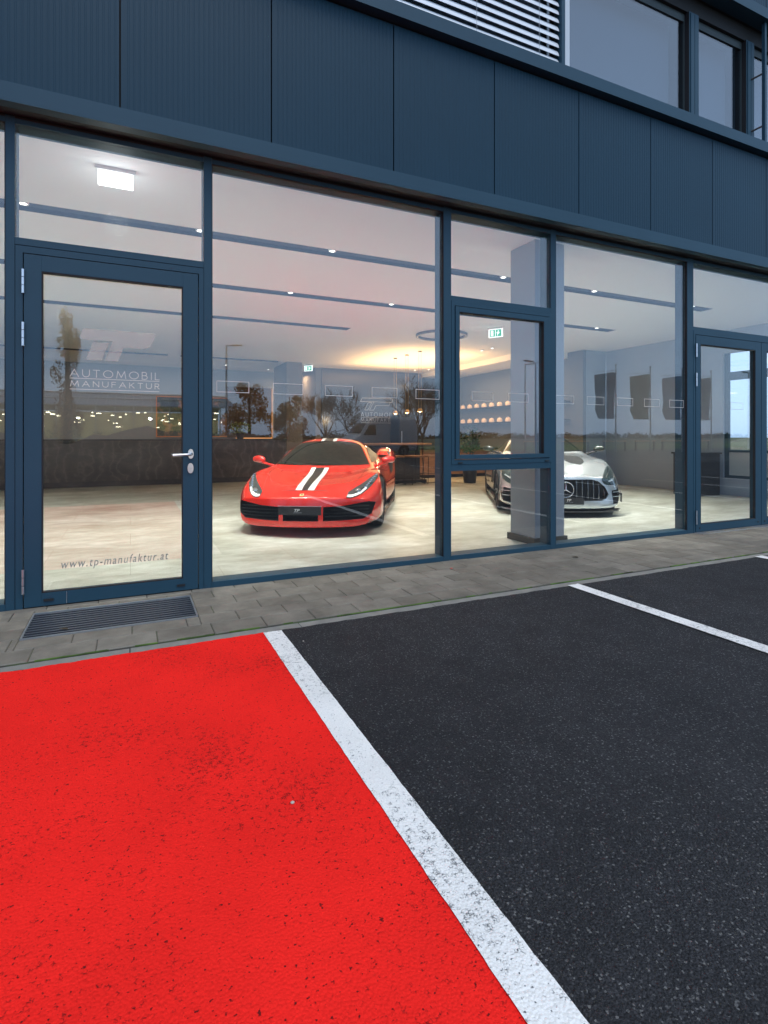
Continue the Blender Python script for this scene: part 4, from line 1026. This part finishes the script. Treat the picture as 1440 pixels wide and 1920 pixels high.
# car park asphalt with a ragged edge against the edging stones
def ragged(x0, x1, y, amp, step, seed):
    r = random.Random(seed); pts = []; x = x0; v = 0
    while x < x1:
        v = v*.6+r.uniform(-1,1)*amp*.7; pts.append((x, y+v)); x += step*r.uniform(.6,1.4)
    pts.append((x1, y)); return pts
edge = [(-60,-1.165)]+ragged(-9, 16, -1.165, .006, .02, 4)+[(90,-1.165)]
b = MB(); b.grid([[(x, y, 0) for x, y in edge], [(x, -44.0, 0) for x, y in edge]])
struct(b.build('asphalt', M['asphalt'], None, fix=False))
def patch(name, m, x0, x1, y0, y1, z, seed, amp=.003, near_amp=.006):
    top = ragged(x0, x1, y1, near_amp, .015, seed); n = 1
    L = ragged(y0, y1-.02, x0, amp, .02, seed+1); R_ = ragged(y0, y1-.02, x1, amp, .02, seed+2)
    poly = [(v, t) for t, v in L] + top + [(v, t) for t, v in R_][::-1]
    bm = bmesh.new(); vs = [bm.verts.new((x, y, z)) for x, y in poly]; bm.faces.new(vs)
    bmesh.ops.triangulate(bm, faces=bm.faces)
    for f in bm.faces:
        if f.normal.z < 0: f.normal_flip()
    me = bpy.data.meshes.new(name); bm.to_mesh(me); bm.free(); me.materials.append(m)
    o = bpy.data.objects.new(name, me); C.objects.link(o); return struct(o)
patch('red_parking_bay', M['red_coat'], -5.4, .752, -6.3, -1.172, .004, 21, .002)
lines = [(.744,.858,-6.3,-1.185)]+[(.744+2.49*k, .858+2.49*k, -6.3, -1.165) for k in range(1, 18)]
for i, (a, c, y0, y1) in enumerate(lines): patch('parking_line', M['white_coat'], a, c, y0, y1, .008, 40+i*5, .0015, .004)
for k in range(-3, 24): patch('parking_line', M['white_coat'], 3.2+2.5*k, 3.31+2.5*k, -17.6, -12.5, .008, 300+k*5, .0015, .004) if k > 1 else None
patch('kerb_line', M['white_coat'], 8, 60, -31.6, -31.45, .008, 900)
# pavers, one mesh with a tone per stone
rows = [(-.075,0),(-.272,-.078),(-.467,-.275),(-.662,-.470),(-.857,-.665),(-1.062,-.860)]
bm = bmesh.new(); lay = bm.faces.layers.float.new('tone') if False else None
vs_, fs_, tone = [], [], []
def stone(x0, x1, y0, y1, cut=True):
    if cut and x1 > -.605 and x0 < .42 and y0 < -.158 and y1 > -.694:       # cut around the foot grating
        if x0 < -.605: stone(x0, -.605, y0, y1, False)
        if x1 > .42: stone(.42, x1, y0, y1, False)
        xa, xb = max(x0, -.602), min(x1, .417)
        if y0 < -.694: stone(xa, xb, y0, -.694, False)
        if y1 > -.158: stone(xa, xb, -.158, y1, False)
        return
    if x1-x0 < .02 or abs(y1-y0) < .02: return
    c = .005; h = .006+rnd.uniform(-.0016,.0016); tl = rnd.uniform(-.0012,.0012); b = len(vs_)
    for (a, d, z) in ((x0,y0,-.05),(x1,y0,-.05),(x1,y1,-.05),(x0,y1,-.05),(x0,y0,h-.004),(x1,y0,h-.004+tl),(x1,y1,h-.004+tl),(x0,y1,h-.004),(x0+c,y0+c,h),(x1-c,y0+c,h+tl),(x1-c,y1-c,h+tl),(x0+c,y1-c,h)): vs_.append((a,d,z))
    fs = [(0,1,5,4),(1,2,6,5),(2,3,7,6),(3,0,4,7),(4,5,9,8),(5,6,10,9),(6,7,11,10),(7,4,8,11),(8,9,10,11)]
    t = rnd.random()
    for f in fs: fs_.append([b+i for i in f]); tone.append(t)
for r, (y0, y1) in enumerate(rows):
    x = -9+(r*.137) % .325
    while x < 16: stone(x, x+.322, y0, y1); x += .3255
me = bpy.data.meshes.new('pavement'); me.from_pydata(vs_, [], fs_); at = me.attributes.new('tone', 'FLOAT', 'FACE'); at.data.foreach_set('value', tone)
me.materials.append(M['paver']); pv = bpy.data.objects.new('pavement', me); C.objects.link(pv); struct(pv)
MB().box(-9, 16, -1.078, .0, -.06, -.0008).build('joints', M['joint'], pv)
b = MB(); x = -9
while x < 16: b.box(x, x+.995, -1.20, -1.076, -.06, -.003+rnd.uniform(0,.001)); x += 1.0
ms = MB(); x = -9
while x < 16:
    l = rnd.uniform(.03,.22)
    if rnd.random() < .62: ms.prism([(x,-1.0755),(x+l*.5,-1.0765+rnd.uniform(0,.003)),(x+l,-1.0755),(x+l,-1.064),(x+l*.5,-1.061-rnd.uniform(0,.003)),(x,-1.064)], -.002, .004+rnd.uniform(0,.002), 'Z')
    x += l
for k in range(46):
    x = -3+.1627*(rnd.randrange(60)); yy = rnd.choice((-1.06,-.86,-.665))
    ms.box(x, x+rnd.uniform(.02,.12), yy-.004, yy+.001, 0, .0045)
tag(ms.build('moss', M['moss'], None, fix=True), 'thin green moss growing in the joints between pavers and edging', 'moss', kind='stuff')
struct(b.build('edging_stones', M['edging'], None))
# a few fallen leaves and pebbles
M['leaf_dry'] = mat('dry_leaf', (.05,.035,.02), .7); M['leaf_red'] = mat('red_leaf', (.35,.05,.04), .6)
for (x, y, s, m, lb, ct) in ((2.67,-.30,.030,'leaf_red','small fallen red leaf on the pavers below the opening window','leaf'),(4.05,-.42,.045,'leaf_dry','dark crumpled leaf on the pavers in front of the narrow pane','leaf'),(-.38,-.60,.035,'leaf_dry','small dark leaf lying on the foot grating','leaf'),(3.42,-1.62,.03,'leaf_dry','small dark leaf on the second white line','leaf')):
    b = MB(); z = .012 if y > -1.1 else .013
    pts = [(-s,0),(-s*.4,s*.45),(s*.3,s*.38),(s,0),(s*.3,-s*.4),(-s*.4,-s*.42)]
    b.add([(px,py,z+.006*abs(py)/s*2) for px,py in pts]+[(0,0,z)], [(i,(i+1)%6,6) for i in range(6)])
    o = b.build('fallen_leaf', M[m], None, fix=False, loc=(x,y,0)); o.rotation_euler=(0,0,rnd.uniform(0,3)); tag(o, lb, ct)
for x, y, s in ((.487,-2.78,.0065),(.93,-1.42,.005)):
    b = MB().lathe([(0,0),(s,.2*s),(s*1.1,.6*s),(s*.5,1.1*s),(0,1.15*s)], 7); o = b.build('pebble', mat('pebble_stone', (.45,.40,.34), .8), None, smooth=True, loc=(x,y,.004)); tag(o, 'tiny pale pebble on the red bay' if x < .8 else 'tiny pale pebble on the black asphalt by the white line', 'pebble')
# verge, field, bank, road beyond
def grass_mat():
    t = NT('verge_grass'); t.p.inputs['Roughness'].default_value = .95
    t.color(t.mix(1, t.ramp(t.noise(.35, 5, .6), [(.3, (.07,.12,.03)), (.7, (.14,.20,.06))]), t.ramp(t.noise(9, 4, .7), [(.3, (.7,.7,.7)), (.7, (1.2,1.2,1.2))]), 'MULTIPLY')); return t.m
M['grass'] = grass_mat()
M['field'] = mat('far_field', (.075,.085,.035), .95, var=.4, vscale=.02)
b = MB(); b.grid([[(x, y, .05+(.25 if y < -33 else 0)+.05*noise.noise(Vector((x*.3,y*.3,0)))) for x in range(8, 91, 2)] for y in range(-32, -45, -2)])
struct(b.build('grass_verge', M['grass'], None, smooth=True, fix=False))
R0 = 900
struct(MB().grid([[(-R0,-R0,-.03),(R0,-R0,-.03)],[(-R0,R0,-.03),(R0,R0,-.03)]]).build('ground', M['field'], None, fix=False))
# earth bank with dry growth behind the viewer
def bank_mat():
    t = NT('earth_bank'); t.p.inputs['Roughness'].default_value = .95
    c = t.ramp(t.noise(1.3, 7, .7), [(.3, (.06,.04,.028)), (.55, (.15,.10,.07)), (.75, (.32,.24,.18))])
    t.color(t.mix(1, c, t.ramp(t.noise(9, 5, .7), [(.3, (.5,.5,.5)), (.7, (1.5,1.45,1.4))]), 'MULTIPLY')); return t.m
rws = []
for j in range(30):
    y = -8.6-j*.75; rw_ = []
    for i in range(71):
        x = -26+i*.5; ex = max(0, min(1, (9-x)/3))*max(0, min(1, (y+30.5)/4)); e = min(1, max(0, (-8.6-y)/2.2))
        z = (.95*e+.75*e*noise.noise(Vector((x*.33, y*.33, 1)))+.35*e*noise.noise(Vector((x*1.1,y*1.1,4))))*ex
        rw_.append((x, y, max(-.02, z)))
    rws.append(rw_)
struct(MB().grid(rws).build('earth_bank', bank_mat(), None, smooth=True, fix=False))
# ================================================================ OUTSIDE THINGS (seen mirrored in the glass)
fm = [mat('flag_dark', (.18,.21,.26), .8), mat('flag_dark_green', (.18,.25,.24), .8), mat('flag_blue_grey', (.28,.34,.42), .8)]
bm_ = [mat('banner_print_grey', (.13,.14,.15), .8), mat('banner_print_green', (.16,.30,.14), .8, var=.6, vscale=3), mat('banner_print_blue', (.16,.24,.30), .8, var=.6, vscale=3)]
def flag(x, y, rz, m, label):
    f = empty('flagpole', (x,y,0), rz); tag(f, label, 'flagpole', 'tall banner flags beside the car park')
    MB().tube([(0,0,.0),(0,0,6.6)], [.06,.04], 10).build('pole', M['galv'], f, smooth=50)
    MB().lathe([(0,6.6),(.07,6.6),(.08,6.66),(.05,6.72),(0,6.74)], 12).build('cap', M['galv'], f, smooth=50)
    MB().tube([(.0,0,6.25),(-1.75,0,6.10)], .018, 6).build('top_arm', M['galv'], f)
    b = MB(); rr = []
    for i in range(15):
        z = 6.12-3.55*i/14; row = []
        for k in range(9):
            t = k/8; zz = z+(-.10*t if i == 0 else 0); w = 1.5+ .03*math.sin(i*.5); 
            cut = max(0, (i-11)/3)
            xx = -.09-t*(w-.35*cut*t); row.append((xx, .10*math.sin(t*5+i*.45)+.04*math.sin(i*.9), zz-.12*t*(1-i/14)))
        rr.append(row)
    b.grid(rr); bn = b.build('banner', m, f, smooth=True, fix=False)
    q = MB(); q.grid([[(p[0], p[1]-.006, p[2]) for p in r[2:6]] for r in rr[5:12]]); q.build('print', bm_[0 if x < 35 else 1 if x < 38 else 2], bn, smooth=True, fix=False)
    for i in range(5): MB().lathe([(.055,5.95-.8*i),(.075,5.95-.8*i),(.075,6.0-.8*i),(.055,6.0-.8*i)], 8).build('ring', M['dark'], f)
    return f
for i, x in enumerate((33.2,36.7,40.1,43.4)):
    flag(x, -25+.2*i, rad(25), fm[(0,1,2,0,1)[i]], ['dark grey banner flag, leftmost in the row mirrored right of the silver car','dark banner with green tint, second in the mirrored row','blue grey banner flag, third in the mirrored row','dark banner flag, fourth in the row, by the double door','dark green banner flag at the far right end of the row'][i])
def street_lamp(x, y, h, label, arms=(1,-1), rz=0):
    f = empty('street_lamp', (x,y,0), rz); tag(f, label, 'street lamp', 'street lamps around the car park')
    MB().tube([(0,0,0),(0,0,h)], [.09,.05], 10).build('pole', M['galv'], f, smooth=50)
    for s in arms:
        MB().tube([(0,0,h-.05),(s*.35,0,h+.03)], .03, 6).build('arm', M['galv'], f)
        MB().prism([(s*.30,h-.02),(s*.35,h+.06),(s*.95,h+.10),(s*.97,h+.04)], -.14, .14).build('lamp_head', M['dark'], f)
street_lamp(25.5,-25,6.4,'double headed street lamp mirrored behind the square column')
street_lamp(30.4,-32,7.4,'far thin street lamp left of the double headed one', (1,))
street_lamp(5.4,-30,6.9,'tall thin street lamp mirrored at the left edge of the large pane', (1,))
street_lamp(57.7,-30,7.8,'street lamp mirrored in the glazed double door', (1,-1))
for i, (a, c) in enumerate(((31.6,34.6),(36.2,38.9),(40.0,42.5),(43.4,46.3),(47.2,50.0),(27.8,30.8))):
    o = empty('wooden_rail', ((a+c)/2,-29,0)); tag(o, ['low wooden rail with two posts on the verge, just left of the first banner','low wooden rail under the first banner pole','low wooden rail under the second banner pole','low wooden rail under the third banner pole','low wooden rail mirrored beside the double door','low wooden rail behind the silver car windscreen'][i], 'rail', 'wooden rails on the verge')
    L = (c-a)/2
    MB().box(-L,L,-.09,.09,.80,.90).build('beam', mat('pale_timber', (.72,.42,.22), .8), o, bevel=.01)
    for s in (-1,1): MB().box(s*L*.92-.06,s*L*.92+.06,-.06,.06,-.02,.799).build('post', M['dark'], o)
# trees
def grow(b, p, d, L, r, depth, rn, twigs, spread=.55, up=.12, minr=.004):
    n = 4; pts = [p]; rs = [r]; q = p.copy(); dd = d.copy()
    for i in range(n):
        dd = (dd+Vector((rn.gauss(0,.10), rn.gauss(0,.10), rn.gauss(0,.06)+up*.3))).normalized(); q = q+dd*L/n; pts.append(q.copy()); rs.append(r*(1-.42*(i+1)/n))
    b.tube(pts, rs, 6 if r > .03 else 4 if r > .012 else 3, cap=False)
    if depth == 0: twigs.append((q, dd)); return
    k = rn.randint(2, 4)
    for i in range(k):
        t = rn.uniform(.35, 1.0) if i else 1; idx = min(n, max(1, int(t*n)))
        nd = (dd+Vector((rn.gauss(0,spread), rn.gauss(0,spread), rn.gauss(0,spread*.6)+up))).normalized()
        grow(b, pts[idx], nd, L*rn.uniform(.62,.85), max(minr, rs[idx]*rn.uniform(.55,.75)), depth-1, rn, twigs, spread, up, minr)
M['bark'] = mat('tree_bark', (.11,.09,.075), .9, var=.3); M['twig'] = mat('twig_brown', (.12,.10,.085), .9)
def bare_tree(x, y, h, seed, label, group='bare trees behind the car park', depth=6):
    rn = random.Random(seed); t = empty('bare_tree', (x,y,0)); tag(t, label, 'tree', group)
    b = MB(); tw = []; b.tube([(0,0,0),(.02,.0,h*.12),(0,.02,h*.24)], [h*.02,h*.016,h*.014], 8)
    b.build('trunk', M['bark'], t, smooth=50)
    c = MB()
    for i in range(4):
        a = 2*PI*i/4+rn.uniform(-.4,.4); grow(c, Vector((0,.02,h*.23)), Vector((math.cos(a)*.55, math.sin(a)*.55, 1)).normalized(), h*.26, h*.012, depth-1, rn, tw, .48, .10, .011)
    c.build('crown', M['twig'], t, smooth=50, fix=False); return t
bare_tree(11.2,-28,4.9,1,'bare branching tree mirrored above the red car roof')
bare_tree(17.2,-27,5.6,2,'larger bare tree mirrored behind the pendant lamps')
bare_tree(14.9,-33,5.0,5,'thin bare tree between the two larger ones')
bare_tree(19.3,-30,5.2,9,'bare tree mirrored right at the mullion of the narrow pane')
M['willow'] = mat('dry_brown_foliage', (.38,.24,.12), .9, var=.4, vscale=3)
def brown_tree(x, y, h, w, seed, label, dens=1):
    rn = random.Random(seed); t = empty('brown_tree', (x,y,0)); tag(t, label, 'tree', 'brown leaved trees near the earth bank')
    MB().tube([(0,0,0),(.04,0,h*.4),(0,.05,h*.9)], [h*.03,h*.02,h*.006], 8).build('trunk', M['bark'], t, smooth=50)
    b = MB()
    for i in range(int(34*dens)):
        a = rn.uniform(0,6.3); zz = rn.uniform(.10,.90)*h; k = (1-abs(zz/h-.42)*1.15); q_ = rn.uniform(.2,.48); cx, cy = math.cos(a)*w*q_*k, math.sin(a)*w*q_*k
        leaf_cloud(b, (cx,cy,zz), w*.17*k+.1, w*.17*k+.1, h*.09, 130, .075, rn, droop=1.2)
    b.build('crown', M['willow'], t, fix=False)
brown_tree(5.5,-23.5,4.2,2.7,3,'bushy brown leaved tree mirrored left of the red car')
brown_tree(7.9,-24.5,3.8,2.3,4,'smaller brown leaved tree mirrored above the left of the red car roof')
brown_tree(-2.3,-20.5,6.6,1.1,6,'tall narrow brown tree mirrored in the entrance door', .5)
# greenhouse with lit lamps
gh = empty('greenhouse', (2,-56,0)); tag(gh, 'long glasshouse with many lit lamps inside, mirrored in the entrance door', 'greenhouse')
GX = 8.5
f = MB(); x = -34
while x <= GX: f.box(x-.06, x+.06, -.06, .06, 0, 4.3); x += 1.7
f.box(-34,GX,-.05,.05,4.3,4.42).box(-34,GX,-.05,.05,1.0,1.08).box(-34,GX,-14,-13.9,0,4.3)
x = -34
while x < GX: f.tube([(x,.02,4.45),(x,-7,6.05)], .05, 4); x += .85
f.tube([(-34,-3.5,5.28),(GX,-3.5,5.28)], .05, 4).tube([(-34,-7,6.08),(GX,-7,6.08)], .08, 4)
f.build('frame', M['galv'], gh)
MB().prism([(0,4.42),(-7,6.02),(-14,4.42),(-14,4.38),(-7,5.98),(0,4.38)], -34, GX, 'X').build('roof', mat('greenhouse_roof', (.10,.13,.16), .3, spec=.7), gh)
MB().box(-33.9,GX,-13.8,-13.7,0,4.2).build('rear_wall', mat('greenhouse_inside', (.45,.43,.28), .9), gh)
for x in (-14,-7,0,6): lamp('greenhouse_light', 'POINT', (2+x,-61,3.2), 900, (1,.93,.70), shadow_soft_size=.08)
lm = MB(); rn = random.Random(8)
M['gh_lamp'] = glow('greenhouse_lamp_light', (1,.93,.68), 9)
lamps = []
for i in range(60): x = rn.uniform(-16,8); z = rn.choice((2.3,2.9,3.3,3.8))+rn.uniform(-.15,.15); y = -rn.uniform(.5,12); lamps.append((x,y,z,rn.uniform(.12,.5)))
for x, y, z, w in lamps:
    MB().box(x-w/2,x+w/2,y-.1,y+.1,z-.05,z+.04).build('lamp', M['gh_lamp'], gh)
for i in range(14):
    x = -20+i*2.1; b = MB(); leaf_cloud(b, (x,-2.5-rn.uniform(0,3),1.1), 1.1, .8, .8, 90, .18, rn); b.build('plant_bed', mat('bed_green', (.05,.08,.03), .9) if i == 0 else bpy.data.materials['bed_green'], gh, fix=False)
# distant hedge line, one mass
b = MB(); rn = random.Random(5)
for i in range(520):
    x = rn.uniform(-250, 520); y = -rn.uniform(240,280); h = rn.uniform(1.2,4.2)*(1+.6*noise.noise(Vector((x*.03,0,0))))
    leaf_cloud(b, (x,y,h*.5), rn.uniform(3,7), 2, h*.55, 26, 1.1, rn)
tag(b.build('tree_line', mat('far_hedge', (.035,.045,.028), .95, var=.3, vscale=.1), None, fix=False), 'dark distant line of trees along the horizon, mirrored in the right panes', 'trees', kind='stuff')

# ================================================================ LIGHT, SKY, CAMERA
SUN_EL, SUN_AZ = rad(68), rad(178)         # veiled high sun behind the viewer's right shoulder
w = bpy.data.worlds.new('World'); S.world = w; w.use_nodes = True; N = w.node_tree.nodes; L = w.node_tree.links
bg = N['Background']; sk = N.new('ShaderNodeTexSky'); sk.sky_type = 'NISHITA'; sk.sun_disc = False
sk.sun_elevation = SUN_EL; sk.sun_rotation = SUN_AZ; sk.air_density = 1.0; sk.dust_density = 1.2; sk.ozone_density = 1.5
hs = N.new('ShaderNodeHueSaturation'); hs.inputs['Saturation'].default_value = 1.0
L.new(sk.outputs[0], hs.inputs['Color'])
mx = N.new('ShaderNodeMix'); mx.data_type = 'RGBA'; mx.inputs[0].default_value = .72; L.new(hs.outputs[0], mx.inputs[6]); tcw = N.new('ShaderNodeTexCoord'); sx_ = N.new('ShaderNodeSeparateXYZ'); L.new(tcw.outputs['Generated'], sx_.inputs[0])   # thin overcast veil, bluer and brighter low down
rp = N.new('ShaderNodeValToRGB'); rp.color_ramp.elements[0].position = 0; rp.color_ramp.elements[0].color = (.36,.56,.88,1); rp.color_ramp.elements[1].position = .8; rp.color_ramp.elements[1].color = (.34,.42,.54,1)
L.new(sx_.outputs['Z'], rp.inputs[0]); vm = N.new('ShaderNodeVectorMath'); vm.operation = 'SCALE'; vm.inputs['Scale'].default_value = 9.5; L.new(rp.outputs[0], vm.inputs[0]); L.new(vm.outputs[0], mx.inputs[7])
L.new(mx.outputs[2], bg.inputs['Color']); bg.inputs['Strength'].default_value = .15
sd = bpy.data.lights.new('sun', 'SUN'); sd.energy = 1.0; sd.angle = rad(30); sd.color = (1,.95,.90)
so = bpy.data.objects.new('sun', sd); C.objects.link(so)
dirv = Vector((math.sin(SUN_AZ)*math.cos(SUN_EL), math.cos(SUN_AZ)*math.cos(SUN_EL), math.sin(SUN_EL)))
so.rotation_euler = dirv.to_track_quat('Z', 'Y').to_euler(); so.location = (6,-12,12)
cd = bpy.data.cameras.new('camera'); cam = bpy.data.objects.new('camera', cd); C.objects.link(cam); S.camera = cam
cam.location = (0,-4.535,1.22); cam.rotation_euler = (rad(90),0,rad(-25.1))
cd.sensor_fit = 'HORIZONTAL'; cd.sensor_width = 36; cd.lens = 36*1015/1440; cd.shift_y = -141/1440
cd.clip_start = .05; cd.clip_end = 3000
S.view_settings.view_transform = 'Standard'; S.view_settings.look = 'None'; S.view_settings.gamma = 1; S.view_settings.exposure = 0.5
S.render.engine = 'CYCLES'; cy = S.cycles
cy.use_denoising = True; cy.max_bounces = 8; cy.diffuse_bounces = 4; cy.glossy_bounces = 4; cy.transparent_max_bounces = 24; cy.transmission_bounces = 4
cy.sample_clamp_indirect = 6; cy.caustics_reflective = False; cy.caustics_refractive = False; cy.use_light_tree = True
